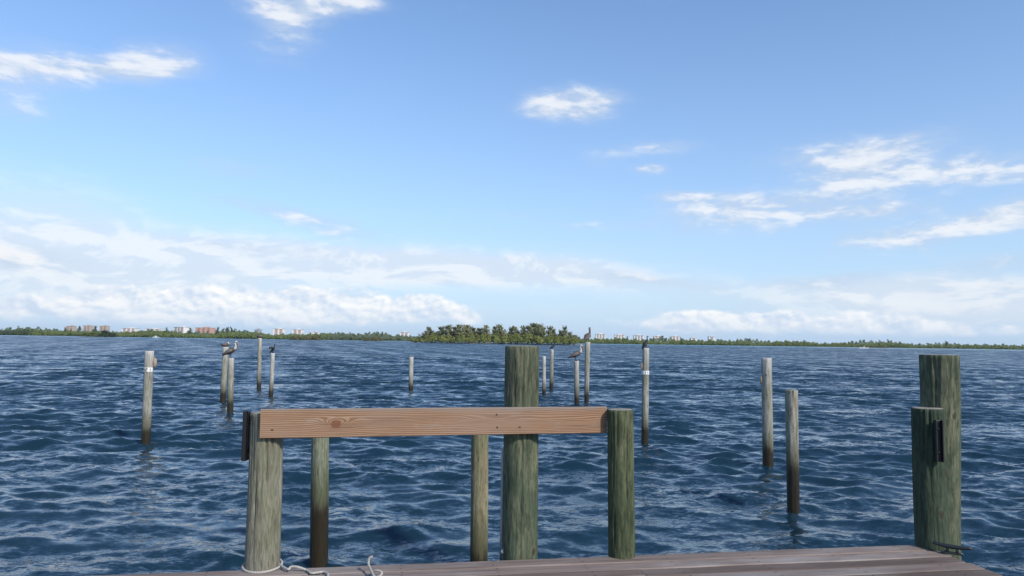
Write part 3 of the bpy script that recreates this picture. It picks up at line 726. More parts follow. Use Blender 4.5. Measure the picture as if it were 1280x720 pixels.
tower(768.5, 780.5, 418.5, 2500, 3, T, Wt, 'second white tower in the row right of the wooded island')
tower(792.5, 804.5, 419.2, 2500, 3, G_, Wt, 'darker grey-striped tower just left of the upright cormorant')
tower(817.5, 827.5, 420.2, 2600, 2, S, Wt, 'white tower just right of the upright cormorant')
tower(839.5, 849.5, 420.6, 2600, 2, S, Wt, 'white and pinkish tower, third from the right end of the skyline')
tower(863.5, 870.5, 422.3, 2800, 1, T, Wt, 'lowest white tower, second from the right end of the skyline')
tower(886, 893.5, 420.7, 2800, 1, G_, Wt, 'narrow tower at the right end of the skyline')

# ------------------------------------------------------------------ motor boats and their wakes
plain('gelcoat', (0.80, 0.80, 0.78), 0.3, 0, 0.03, 1)
plain('boat_glass', (0.05, 0.07, 0.09), 0.1)
plain('outboard_black', (0.02, 0.02, 0.022), 0.35)
def foam_mat():
    mt, g, p = new_mat('foam')
    tc = g.new('ShaderNodeTexCoord').outputs['Object']
    g.put(p.inputs['Base Color'], g.mix(g.noise(tc, 0.8, 5), (0.6, 0.66, 0.68), (0.85, 0.87, 0.88))); p.inputs['Roughness'].default_value = 0.8
foam_mat()
def boat(px, py, L, heading, lab, cabin=True):
    q = at_z(px, py, 0.0)
    root = empty('motor_boat', (q.x, q.y, 0.0), heading)
    bm = bmesh.new(); secs = []
    for i in range(9):
        t = i / 8; x = L * (t - 0.5); bw = 0.16 * L * (1 - max(0, t - 0.45) ** 2 * 3.1); bw = max(bw, 0.02); sh = 0.10 * L * (1 + 0.5 * t * t); kz = -0.035 * L + 0.09 * L * max(0, t - .7) ** 1.5 * 3
        secs.append([bm.verts.new(v) for v in ((x, -bw, sh), (x, -bw * .82, 0.0), (x, 0, kz), (x, bw * .82, 0.0), (x, bw, sh))])
    for A, B in zip(secs, secs[1:]):
        for k in range(4): bm.faces.new((A[k], A[k + 1], B[k + 1], B[k]))
        bm.faces.new((A[4], A[0], B[0], B[4]))
    bm.faces.new(secs[0][::-1]); bm.faces.new(secs[-1])
    bm_obj('hull', bm, 'gelcoat', root)
    if cabin:
        box_obj('cabin', (0.04 * L, 0, 0.17 * L), (0.22 * L, 0.18 * L, 0.13 * L), 'gelcoat', root, bevel=0.02 * L)
        box_obj('windshield', (0.165 * L, 0, 0.19 * L), (0.02 * L, 0.17 * L, 0.07 * L), 'boat_glass', root)
        box_obj('canopy', (0.0, 0, 0.285 * L), (0.34 * L, 0.22 * L, 0.015 * L), 'gelcoat', root)
        for sx in (-.14, .12):
            for sy in (-.09, .09): box_obj('canopy_post', (sx * L, sy * L, 0.19 * L), (0.012 * L, 0.012 * L, 0.18 * L), 'galvanised', root)
    else:
        box_obj('console', (0.0, 0, 0.15 * L), (0.10 * L, 0.11 * L, 0.10 * L), 'gelcoat', root, bevel=0.015 * L)
        box_obj('windshield', (0.045 * L, 0, 0.225 * L), (0.012 * L, 0.10 * L, 0.05 * L), 'boat_glass', root)
    box_obj('outboard_motor', (-0.53 * L, 0, 0.11 * L), (0.06 * L, 0.07 * L, 0.16 * L), 'outboard_black', root, bevel=0.015 * L)
    tag(root, lab, 'boat', 'motor boats under way before the far shore')
    return root, q
def wake(q, heading, length, w0, w1, lab, seed):
    rs = np.random.default_rng(seed); vs, fs = [], []
    dirv = Vector((math.cos(heading), math.sin(heading), 0)); sv = Vector((-dirv.y, dirv.x, 0)); n = 0
    # broken foam: many small ragged patches trailing behind the stern
    for i in range(420):
        t = rs.uniform(0, 1) ** 1.4; w = w0 + (w1 - w0) * t
        c = Vector(q) - dirv * (3 + t * length) + sv * rs.normal(0, 0.4) * w
        s = rs.uniform(0.4, 1.5) * (1.2 - 0.7 * t)
        m_ = 7
        for k in range(m_):
            a = 6.283 * k / m_; r_ = s * rs.uniform(0.6, 1.2); vs.append(tuple(c + dirv * math.cos(a) * r_ * 1.8 + sv * math.sin(a) * r_ * 0.6 + Vector((0, 0, 0.17 + 0.08 * rs.uniform(0, 1)))))
        fs.append(tuple(range(n, n + m_))); n += m_
    tag(mesh_obj('wake_foam', vs, fs, 'foam'), lab, 'wake', kind='stuff')
b1, q1 = boat(195, 422.0, 8.0, math.pi * 0.97, 'white motor boat with a canopy speeding left below the skyline')
wake(q1, math.pi * 0.97, 62, 2.5, 5.0, 'white foam wake trailing right behind the left motor boat', 1)
b2, q2 = boat(1080, 435.6, 8.2, math.pi * 1.0, 'low white motor boat at the far shore on the right', False)
wake(q2, math.pi, 14, 1.5, 2.5, 'short foam wake behind the right motor boat', 2)
b3, q3 = boat(866.5, 431.0, 4.0, math.pi * 0.8, 'tiny white boat below the second tower from the right', True)

# ------------------------------------------------------------------ round timber piles
def pile_mesh(h, below, r0, r1, seed, seg=40, rings=60, cracks=14, depth=0.012, notch=None, lump=0.02, chamfer=0.006, bend=0.006):
    """local Z is the axis, z=0 the base, z=h the top; notch=(z, keep fraction towards +x)"""
    rs = np.random.default_rng(seed)
    th = np.linspace(0, 2 * math.pi, seg, endpoint=False)
    zz = np.concatenate([np.linspace(-below, h - chamfer * 1.2, rings), [h]])
    if notch: zz = np.sort(np.concatenate([zz, [notch[0] - 0.002, notch[0] + 0.002]]))
    T, Zm = np.meshgrid(th, zz); t = (Zm + below) / (h + below)
    rad = r0 + (r1 - r0) * np.clip(Zm / h, -0.3, 1)
    for _ in range(5):
        rad = rad * (1 + lump * rs.normal(0, 0.5) * np.sin(rs.integers(1, 5) * T + rs.uniform(0, 6) + Zm * rs.uniform(-2, 2)) * np.sin(Zm * rs.uniform(0.6, 3) + rs.uniform(0, 6)))
    for _ in range(cracks):
        t0 = rs.uniform(0, 2 * math.pi); zc = rs.uniform(0, h); ln = rs.uniform(0.2, 0.9) * h
        if rs.uniform() < 0.5: zc = h - ln * 0.35
        path = t0 + 0.10 * np.sin(Zm * rs.uniform(2, 5) + rs.uniform(0, 6))
        d = np.angle(np.exp(1j * (T - path)))
        win = np.clip(1 - np.abs(Zm - zc) / (ln * 0.5), 0, 1) ** 0.5
        rad = rad - depth * rs.uniform(0.3, 1.0) * win * np.exp(-(d / rs.uniform(0.05, 0.09)) ** 2)
    rad[-1] -= chamfer * rs.uniform(0.7, 1.6, seg)
    X = rad * np.cos(T); Y = rad * np.sin(T)
    cxo = bend * np.sin(Zm * 2.1 + rs.uniform(0, 6)); X = X + cxo
    if notch:
        cut = -notch[1] * r0
        up = Zm > notch[0]; X = np.where(up, np.maximum(X, cut), X)
    V = np.stack([X, Y, Zm], -1).reshape(-1, 3); n = len(zz)
    F = [(j * seg + i, j * seg + (i + 1) % seg, (j + 1) * seg + (i + 1) % seg, (j + 1) * seg + i) for j in range(n - 1) for i in range(seg)]
    mi = [0] * len(F)
    top = V[(n - 1) * seg:]
    V = list(map(tuple, V)); c0 = len(V); ctr = top.mean(0)
    inner = [(ctr + (p - ctr) * 0.55 + np.array([0, 0, rs.uniform(-.004, .004)])) for p in top]; V += list(map(tuple, inner)); V.append(tuple(ctr + np.array([0, 0, -0.003])))
    for i in range(seg):
        a, b = (n - 1) * seg + i, (n - 1) * seg + (i + 1) % seg
        F.append((a, b, c0 + (i + 1) % seg, c0 + i)); F.append((c0 + i, c0 + (i + 1) % seg, c0 + seg)); mi += [1, 1]
    return V, F, mi
def pile(name, base, top, dia0, dia1, mat, seed, below=1.5, spin=0.0, **kw):
    base, top = Vector(base), Vector(top); ax = top - base; h = ax.length
    V, F, mi = pile_mesh(h, below, dia0 / 2, dia1 / 2, seed, **kw)
    o = mesh_obj(name, V, F, [mat, 'end_grain'], smooth=True, mi=mi)
    q = ax.normalized().to_track_quat('Z', 'Y').to_matrix() @ Matrix.Rotation(spin, 3, 'Z')
    o.matrix_world = Matrix.Translation(base) @ q.to_4x4()
    return o
def water_pile(tx, ty, bx, by, dpx_top, dpx_bot, mat, seed, lab, **kw):
    b = at_z(bx, by, 0.0); t = at_y(tx, ty, b.y); s = b.y / FPX
    o = pile('mooring_pile', b, t, dpx_bot * s, dpx_top * s, mat, seed, **kw)
    return tag(o, lab, 'pile', 'mooring piles in the bay'), b, t, s

bpy.context.view_layer.update()
P = {}
P['L'] = water_pile(186.9, 438.5, 182, 555, 10.6, 10.8, 'pile_grey', 1, 'weathered pile with a white number tag, leftmost in the water', notch=(1.86, 0.38), spin=0.0)
P['A'] = water_pile(282, 433.5, 278.5, 503, 7.2, 7.2, 'pile_grey', 2, 'pile topped by the sleeping pelican, left of the standing one')
P['B'] = water_pile(289, 447.5, 287.5, 516, 7.0, 7.6, 'pile_grey', 3, 'shorter pile under the standing pelican on the left')
P['C'] = water_pile(325, 422.5, 323.5, 486.5, 5.0, 5.4, 'pile_grey', 4, 'tall thin pile with a hunkered bird, between pelicans and black cormorant')
P['D'] = water_pile(341, 441.5, 338.5, 496, 5.2, 5.4, 'pile_pale', 5, 'pale pile under the black cormorant with open wings')
P['E'] = water_pile(514, 446, 513.5, 488, 5.6, 5.4, 'pile_pale', 6, 'lone bare pale pile above the middle of the timber beam')
P['F'] = water_pile(680, 445.5, 680, 494, 4.4, 4.8, 'pile_pale', 7, 'short bare pale pile just right of the thick green post')
P['G'] = water_pile(689.8, 437, 689, 487.5, 4.6, 4.8, 'pile_grey', 8, 'pile under the leaning cormorant right of the thick green post')
P['H'] = water_pile(720.5, 451, 721, 508, 6.2, 6.4, 'pile_grey', 9, 'shorter pile under the reddish pelican')
P['I'] = water_pile(734.5, 427.5, 733, 503, 6.8, 5.6, 'pile_grey', 10, 'tall pile under the pelican that stands against the sky')
P['J'] = water_pile(807.3, 435, 806, 553, 8.2, 8.6, 'pile_grey', 11, 'pile with a white tag band, below the upright cormorant')
P['K'] = water_pile(958, 447.5, 960, 583, 12.6, 13.0, 'pile_grey', 12, 'tall weathered bare pile, left one of the pair on the right', rings=90, cracks=22)
P['M'] = water_pile(989.2, 487.5, 991.5, 640, 15.0, 14.6, 'pile_streaked', 13, 'shorter streaked pile with a rusty brown base, right one of the pair', rings=90, cracks=26, depth=0.014)

# piles just beyond the dock, seen under the beam
def near_pile(x, y_top, xb, Y, dia_px, mat, seed, lab, **kw):
    b = at_y(xb, 700, Y); b.z = 0; t = at_y(x, y_top, Y); s = Y / FPX
    b = Vector((at_y(xb, 705, Y).x, Y, 0.0))
    o = pile('mooring_pile', b, t, dia_px * s * 1.03, dia_px * s, mat, seed, **kw)
    return tag(o, lab, 'pile', 'mooring piles in the bay')
near_pile(400.5, 528, 398.5, 8.3, 21.5, 'pile_greenish', 21, 'green pile with a rusty foot behind the beam, next to the left post', rings=90, cracks=22)
near_pile(600, 526, 598.5, 8.4, 21, 'pile_olive', 22, 'olive brown pile behind the beam, left of the thick green post', rings=90, cracks=22)

# number tags and side floats on three of the piles
def pile_tag(P_, tz_px, width, height, txt, lab):
    o, b, t, s = P_
    f = (tz_px - 0) ; z = at_y(0.5 * (b.x), tz_px, b.y).z
    return o
plain('tag_edge', (0.5, 0.48, 0.45), 0.7)
def wrap_tag(pile_t, px, py, r, hh, txt, parent):
    """curved white plate on the camera side of a pile, with painted figures (a child of its pile)"""
    o, b, t, s = pile_t
    c = at_y(px, py, b.y); inv = parent.matrix_world.inverted()
    vs, fs = [], []; n = 14
    for i in range(n + 1):
        a = R(-90 - 78 + 156 * i / n)
        for (rr, z) in ((r, -hh / 2), (r, hh / 2), (r - 0.006, hh / 2), (r - 0.006, -hh / 2)):
            vs.append(inv @ (c + Vector((rr * math.cos(a), rr * math.sin(a), z))))
    for i in range(n):
        for k in range(4): a = i * 4 + k; bq = i * 4 + (k + 1) % 4; fs.append((a, a + 4, bq + 4, bq))
    fs.append((0, 1, 2, 3)); fs.append(tuple(n * 4 + k for k in (3, 2, 1, 0)))
    tg = mesh_obj('number_tag', vs, fs, 'tag_white', parent)
    # seven-segment style strokes of the figures
    SEG = {'0': 'abcdef', '1': 'bc', '2': 'abged', '4': 'fgbc'}
    w = hh * 0.42; hgt_ = hh * 0.66; st = hh * 0.13; bm = bmesh.new()
    for i, ch in enumerate(txt):
        ox = (i - (len(txt) - 1) / 2) * hh * 0.68
        for sg in SEG[ch]:
            x0, z0, sx, sz = {'a': (0, .5, w, st), 'g': (0, 0, w, st), 'd': (0, -.5, w, st), 'b': (.5, .25, st, hgt_ * .5), 'c': (.5, -.25, st, hgt_ * .5), 'f': (-.5, .25, st, hgt_ * .5), 'e': (-.5, -.25, st, hgt_ * .5)}[sg]
            lx = ox + x0 * w; a = -math.pi / 2 + lx / r
            rot = Matrix.Rotation(a + math.pi / 2, 3, 'Z')
            add_box(bm, c + Vector(((r + 0.002) * math.cos(a), (r + 0.002) * math.sin(a), z0 * hgt_)), (sx, 0.004, sz), rot)
    bmesh.ops.transform(bm, matrix=inv, verts=bm.verts)
    bm_obj('numerals', bm, 'tag_ink', tg)
bpy.context.view_layer.update()
wrap_tag(P['L'], 185.7, 461.8, 0.113, 0.10, '421', P['L'][0])
wrap_tag(P['J'], 806.6, 465.6, 0.100, 0.095, '11', P['J'][0])
def side_float(pile_t, px, py, ln, r, lab, up=True):
    o, b, t, s = pile_t; c = at_y(px, py, b.y)
    root = empty('hanging_float', c)
    bm = bmesh.new(); loft(bm, [(0, 0, -ln / 2), (0, 0, -ln * .42), (0, 0, 0), (0, 0, ln * .42), (0, 0, ln / 2)], [r * .35, r * .8, r, r * .8, r * .3], 12, side=Vector((0, 1, 0)))
    bm_obj('float_body', bm, 'old_float', root, True)
    bm = bmesh.new(); dx = (t.x + (b.x - t.x) * .2) - c.x; loft(bm, [(0, 0, ln / 2), (dx * .5, 0, ln * .75), (dx * 0.8, 0, ln * 0.9)], [0.008] * 3, 6); bm_obj('float_line', bm, 'rope_white', root, True)
    tag(root, lab, 'float')
side_float(P['L'], 193.6, 453.5, 0.22, 0.05, 'grey rounded float on the right side of the leftmost pile')
side_float(P['J'], 802.3, 458, 0.20, 0.035, 'brownish float on the left side of the tagged cormorant pile')
side_float(P['K'], 951.5, 475, 0.17, 0.03, 'brownish float hanging left on the tall bare right-hand pile')

# ------------------------------------------------------------------ dock
ZD = 1.1
pA, pB, pC = at_z(300, 712.5, ZD), at_z(1140, 681, ZD), at_z(1207, 701.6, ZD)
E1 = (pA - pB); E1.z = 0; E1.normalize()                      # along the front edge, to the left
E2 = Vector((-E1.y, E1.x, 0))
if E2.y > 0: E2 = -E2                                        # backwards, under the camera
KOR = pB + E1 * (pC - pB).dot(E1)                            # right front corner
KOR.z = ZD
yaw = math.atan2(-E1.y, -E1.x)
dock = empty('dock', (KOR.x, KOR.y, 0.0), yaw)               # local +x along the edge to the right, -y backwards
tag(dock, 'weathered grey-brown plank dock in the foreground', 'dock')
def plank_obj(x0, x1, y0, w, seed, zoff):
    rs = np.random.default_rng(seed); L = x1 - x0; th = 0.036; n = max(2, int(L / 0.35)); b = 0.008
    prof = [(-w / 2 + b, 0), (w / 2 - b, 0), (w / 2, -b), (w / 2, -th + b), (w / 2 - b, -th), (-w / 2 + b, -th), (-w / 2, -th + b), (-w / 2, -b)]
    cup = rs.uniform(-0.003, 0.002); wv = wiggle(4, seed, 0.0014, 3); sd_ = wiggle(4, seed + 9, 0.0016, 3)
    vs, fs = [], []
    prof = [(-w / 2 + b, 0), (0, cup), (w / 2 - b, 0)] + prof[2:]
    m_ = len(prof)
    for i in range(n + 1):
        t = i / n
        for (y, z) in prof: vs.append((-L / 2 + L * t, y + sd_(t * 2), z + wv(t * 2) + zoff))
    for i in range(n):
        for k in range(m_):
            a = i * m_ + k; c = i * m_ + (k + 1) % m_; fs.append((a, c, c + m_, a + m_))
    fs.append(tuple(range(m_))[::-1]); fs.append(tuple(n * m_ + k for k in range(m_)))
    o = mesh_obj('plank', vs, fs, 'deck_board', dock, loc=((x0 + x1) / 2, y0, ZD))
    return o
yy = 0.0; rowi = 0; screws = bmesh.new()
seam_l = (at_z(800, 712, ZD) - KOR).dot(-E1)                 # local x of the visible butt joint
LEFT_END = -9.5
JOISTS = np.arange(-0.25, LEFT_END, -0.61)
while yy < 7.5:
    w = 0.140
    gap = 0.008
    if rowi == 2: seams = [seam_l]
    else: seams = [-(1.6 + (rowi * 1.93) % 3.6)] if rowi > 3 else [[-7.7], [-6.3], [], [-5.2]][rowi]
    cuts = [0.012 * math.sin(rowi * 2.3)] + [s_ for s_ in seams]
    while cuts[-1] - 3.66 > LEFT_END: cuts.append(cuts[-1] - (3.66 if rowi > 3 else 4.9))
    cuts.append(LEFT_END) if cuts[-1] > LEFT_END + 0.3 else None
    for a, b in zip(cuts, cuts[1:]):
        plank_obj(b + 0.004, a - (0.0 if a > -0.1 else 0.004), -(yy + w / 2), w, rowi * 17 + int(-a * 10) + 5, random.uniform(-0.004, 0.003))
    if yy < 2.0:
        for jx in JOISTS:
            for k in (0.25, 0.75):
                bmesh.ops.create_circle(screws, cap_ends=True, segments=8, radius=0.0055, matrix=Matrix.Translation((jx + random.uniform(-.01, .01), -(yy + w * k), ZD + 0.0042)))
    yy += w + gap; rowi += 1
tag(bm_obj('screw_heads', screws, 'screw', dock), kind='stuff')
def dock_box(nm, x0, x1, y0, y1, z0, z1, mat='fascia'):
    o = box_obj(nm, (0, 0, 0), (x1 - x0, y1 - y0, z1 - z0), mat, dock, bevel=0.004); o.location = ((x0 + x1) / 2, (y0 + y1) / 2, (z0 + z1) / 2); return o
dock_box('front_fascia', LEFT_END, -0.02, -0.070, -0.028, ZD - 0.285, ZD - 0.040)
fr = dock_box('side_fascia', 0, 7.4, -0.02, 0.022, ZD - 0.30, ZD - 0.030); fr.rotation_euler.z = math.pi / 2; fr.location = (0.040, -3.75, ZD - 0.165)
for jx in JOISTS[::2]:
    j = dock_box('joist', 0, 7.2, -0.019, 0.019, ZD - 0.28, ZD - 0.042); j.rotation_euler.z = math.pi / 2; j.location = (jx, -3.75, ZD - 0.161)

# dock posts
def deck_post(tx, ty, base, dia0, dia1, mat, seed, lab, name='dock_post', **kw):
    t = at_y(tx, ty, base.y)
    o = pile(name, base, t, dia0, dia1, mat, seed, below=kw.pop('below', 2.6), seg=120, rings=170, cracks=46, depth=0.011, bend=0.011, **kw)
    return tag(o, lab, 'post'), t
sL = at_z(328, 709.5, ZD)
postL, tL = deck_post(333, 515.5, sL, 41.5 * sL.y / FPX, 39.5 * sL.y / FPX, 'post_weathered', 31, 'pale weathered post with a rope round its foot at the beam left end', lump=0.03)
sM = at_z(650, 698, ZD) + E2 * -0.16; sM.x = at_y(649.5, 697, sM.y).x
postM, tM = deck_post(652.5, 432.5, sM, 43.5 * sM.y / FPX * 1.0, 42.5 * sM.y / FPX, 'post_green', 32, 'thick tall green post behind the middle of the beam', lump=0.015)
sR = at_z(777, 694, ZD)
postR, tR = deck_post(775, 511.5, sR, 32.5 * sR.y / FPX, 33.0 * sR.y / FPX, 'post_moss', 33, 'mossy green post that ends the beam on the right', lump=0.02)
sS = at_z(1166, 683.5, ZD)
postS, tS = deck_post(1159.5, 510, sS, 37.5 * sS.y / FPX, 37 * sS.y / FPX, 'post_dark_green', 34, 'short dark green post at the dock corner with a black bracket', lump=0.012)
sT = at_z(1187, 686, ZD) + Vector((0.04, 0.15, 0))
postT, tT = deck_post(1172, 443.5, sT, 41 * sT.y / FPX, 44 * sT.y / FPX, 'post_green', 35, 'tall thick green post behind the short one at the dock corner', lump=0.012)

# beam: a plank on edge fixed to the near face of the left post and of the thick post, butting the right post
bl0 = at_y(325.5, 529.5, tL.y - 0.11); br0 = at_y(757.5, 524.5, sR.y + 0.035)
bd = br0 - bl0; L = bd.length; byaw = math.atan2(bd.y, bd.x); bp = -math.asin(bd.z / L)
def beam_obj():
    th, hh = 0.038, 0.186; n = 40; bm = bmesh.new(); secs = []
    b = 0.004; prof = [(-th / 2 + b, -hh / 2), (th / 2 - b, -hh / 2), (th / 2, -hh / 2 + b), (th / 2, hh / 2 - b), (th / 2 - b, hh / 2), (-th / 2 + b, hh / 2), (-th / 2, hh / 2 - b), (-th / 2, -hh / 2 + b)]
    wv = wiggle(3, 3, 0.0012, 3)
    for i in range(n + 1):
        t = i / n; secs.append([bm.verts.new((L * t, y + wv(t), z + wv(t + .3) * .6)) for y, z in prof])
    for A, B in zip(secs, secs[1:]):
        for k in range(8): bm.faces.new((A[k], A[(k + 1) % 8], B[(k + 1) % 8], B[k]))
    bm.faces.new(secs[0][::-1]); bm.faces.new(secs[-1])
    o = bm_obj('rail_beam', bm, 'beam_wood', loc=bl0); o.rotation_euler = (0, bp, byaw)
    tag(o, 'long reddish brown timber beam across the posts', 'beam')
    bm = bmesh.new()
    for (x, z) in ((1.555, 0.045), (1.56, -0.043)):
        r_ = bmesh.ops.create_uvsphere(bm, u_segments=8, v_segments=5, radius=0.007, matrix=Matrix.Translation((x, -th / 2, z)) @ Matrix.Diagonal((1, .5, 1, 1)))
    bm_obj('screw_heads', bm, 'screw', o)
    return o
beam_obj()

# black brackets on the left post and the corner post
def bracket(loc, rz, Lb, lab, standoff=0.05):
    """a channel bar held off its post by two standoffs; local +x points away from the post"""
    root = empty('rubber_bumper', loc, rz)
    bm = bmesh.new(); w, d, t = 0.055, 0.034, 0.009
    add_box(bm, (standoff, 0, 0), (t, w, Lb), None, 0.003)
    for s in (-1, 1): add_box(bm, (standoff + d / 2 - t / 2, s * (w / 2 - t / 2), 0), (d, t, Lb), None, 0.003)
    bm_obj('channel', bm, 'black_rubber', root)
    for z in (-Lb * .28, Lb * .28):
        bm = bmesh.new(); loft(bm, [(-0.03, 0, z), (standoff, 0, z)], [0.016, 0.016], 12); bm_obj('standoff', bm, 'black_rubber', root, False)
        bm = bmesh.new(); loft(bm, [(standoff + 0.004, 0, z), (standoff + 0.012, 0, z)], [0.009, 0.008], 6); bm_obj('bolt', bm, 'screw', root)
    tag(root, lab, 'bumper'); return root
cb = at_y(316.0, 544.5, tL.y)
bracket((cb.x + 0.006, tL.y - 0.01, cb.z), math.pi, 60 * tL.y / FPX, 'black bumper bar fixed to the left side of the weathered post', 0.035)
zb = at_y(1174, 550, sS.y - 0.08).z; cb = sS + (tS - sS) * ((zb - ZD) / (tS.z - ZD)); rb = 38.5 * sS.y / FPX / 2
ab = math.asin((at_y(1171.5, 550, cb.y - 0.12).x - cb.x) / (rb + 0.02))
bracket((cb.x + math.sin(ab) * rb, cb.y - math.cos(ab) * rb, zb), ab - math.pi / 2, 50 * sS.y / FPX, 'black bumper bar on the front of the short corner post', 0.012)

# aluminium track on the left side of the thick post
ctr = at_y(627, 630, sM.y + 0.02)
root = empty('metal_track', (ctr.x, ctr.y, ZD)); Lt = 1.06; ht0 = at_y(627, 564, sM.y).z
bm = bmesh.new(); add_box(bm, (0, 0, (ht0 - ZD - 0.9) / 2), (0.016, 0.04, ht0 - ZD + 0.9)); bm_obj('rail', bm, 'galvanised', root)
bm = bmesh.new(); add_box(bm, (0.018, 0.008, (ht0 - ZD - 0.9) / 2), (0.012, 0.02, ht0 - ZD + 0.86)); bm_obj('dark_gap_strip', bm, 'black_rubber', root)  # dark strip standing in for the shaded gap beside the rail
for z in (0.06, 0.45, 0.72): box_obj('clip', (0.012, -0.004, z), (0.034, 0.05, 0.02), 'galvanised', root)
bm = bmesh.new(); loft(bm, [(0.014, -0.06, 0.0), (0.014, -0.06, 0.012), (0.014, -0.06, 0.028)], [0.016, 0.016, 0.009], 12); bm_obj('foot_cap', bm, 'rope_white', root, True)
tag(root, 'thin grey metal track on the left side of the thick post', 'track')

# ------------------------------------------------------------------ rope and cleat
def rope(pts, r, name, parent=None, res=0.004):
    """three-strand rope along a smooth path"""
    pts = [Vector(p) for p in pts]; fine = []
    for i in range(len(pts) - 1):
        p0, p1, p2, p3 = pts[max(i - 1, 0)], pts[i], pts[i + 1], pts[min(i + 2, len(pts) - 1)]
        n = max(2, int((p2 - p1).length / res))
        for k in range(n):
            t = k / n; fine.append(0.5 * ((2 * p1) + (p2 - p0) * t + (2 * p0 - 5 * p1 + 4 * p2 - p3) * t * t + (3 * p1 - p0 - 3 * p2 + p3) * t ** 3))
    fine.append(pts[-1]); bm = bmesh.new(); seg = 12; prev = None; dist = 0; last = fine[0]
    ref = Vector((0.31, 0.2, 0.93)).normalized(); first = None
    for i, p in enumerate(fine):
        t = (fine[min(i + 1, len(fine) - 1)] - fine[max(i - 1, 0)]).normalized(); s = (ref - t * ref.dot(t)).normalized(); ref = s; u = t.cross(s)
        dist += (p - last).length; last = p; tw = dist / r * 0.9
        ring = []
        for k in range(seg):
            a = 6.2832 * k / seg; rr = r * (0.84 + 0.16 * abs(math.cos(1.5 * (a))))
            ring.append(bm.verts.new(p + (s * math.cos(a + tw) + u * math.sin(a + tw)) * rr))
        if prev:
            for k in range(seg): bm.faces.new((prev[k], prev[(k + 1) % seg], ring[(k + 1) % seg], ring[k]))
        else: first = ring
        prev = ring
    bm.faces.new(first[::-1]); bm.faces.new(prev)
    return bm_obj(name, bm, 'rope_white', parent, True)
bx = at_z(328, 709.5, ZD); rr_ = 41.5 * sL.y / FPX / 2 + 0.010
pts = [(bx.x + rr_ * math.cos(R(a)), bx.y + rr_ * math.sin(R(a)) * 1.0, ZD + 0.018 + 0.012 * math.sin(R(a * 1.0))) for a in range(60, -285, -15)]
end = [at_z(358, 711.0, ZD + 0.02), at_z(364, 708.5, ZD + 0.03), at_z(372, 708.8, ZD + 0.03), at_z(383, 712.5, ZD + 0.012), at_z(389, 716.2, ZD + 0.011), at_z(398, 715.5, ZD + 0.012), at_z(405, 714.8, ZD + 0.012), at_z(410, 718, ZD + 0.012), at_z(409, 726, ZD + 0.012), at_z(418, 733, ZD + 0.012), at_z(440, 732, ZD + 0.012), at_z(458, 727, ZD + 0.012)]
tail = [at_z(466, 722, ZD + 0.012), at_z(465, 715.5, ZD + 0.02), at_z(471, 713.2, ZD + 0.035), at_z(477, 715.5, ZD + 0.03), at_z(475, 720, ZD + 0.014), at_z(468, 720.5, ZD + 0.03)]
q0 = at_z(464, 718, ZD)
tail += [q0 + Vector((-0.012, 0, 0.045)), q0 + Vector((-0.022, 0.01, 0.07)), q0 + Vector((-0.016, 0.01, 0.098)), q0 + Vector((0.004, 0.01, 0.108))]
ro = rope(pts + end + tail, 0.0085, 'mooring_rope')
tag(ro, 'off-white rope looped round the left post foot, its end curling up', 'rope')
q1 = at_z(484, 719.5, ZD + 0.012)
cl = at_z(1190, 692, ZD)
croot = empty('cleat', (cl.x - 0.01, cl.y - 0.02, ZD + 0.004), R(-38)); croot.scale = (0.8, 0.9, 0.95)
bm = bmesh.new(); loft(bm, [(-.155, 0, .062), (-.13, 0, .060), (-.07, 0, .054), (0, 0, .052), (.07, 0, .054), (.13, 0, .060), (.155, 0, .062)], [.007, .012, .015, .017, .015, .012, .007], 12); bm_obj('horn', bm, 'cleat_metal', croot, True)
for sx in (-1, 1):
    bm = bmesh.new(); loft(bm, [(sx * .042, 0, 0.008), (sx * .038, 0, .03), (sx * .034, 0, .054)], [(.014, .016), (.011, .011), (.012, .013)], 10); bm_obj('leg', bm, 'cleat_metal', croot, True)
    bm = bmesh.new(); loft(bm, [(sx * .072, 0, 0.011), (sx * .072, 0, .017)], [.008, .006], 6); bm_obj('bolt', bm, 'galvanised', croot)
box_obj('base', (0, 0, 0.006), (0.18, 0.046, 0.012), 'cleat_metal', croot, bevel=0.004)
tag(croot, 'dark metal mooring cleat at the dock corner', 'cleat')

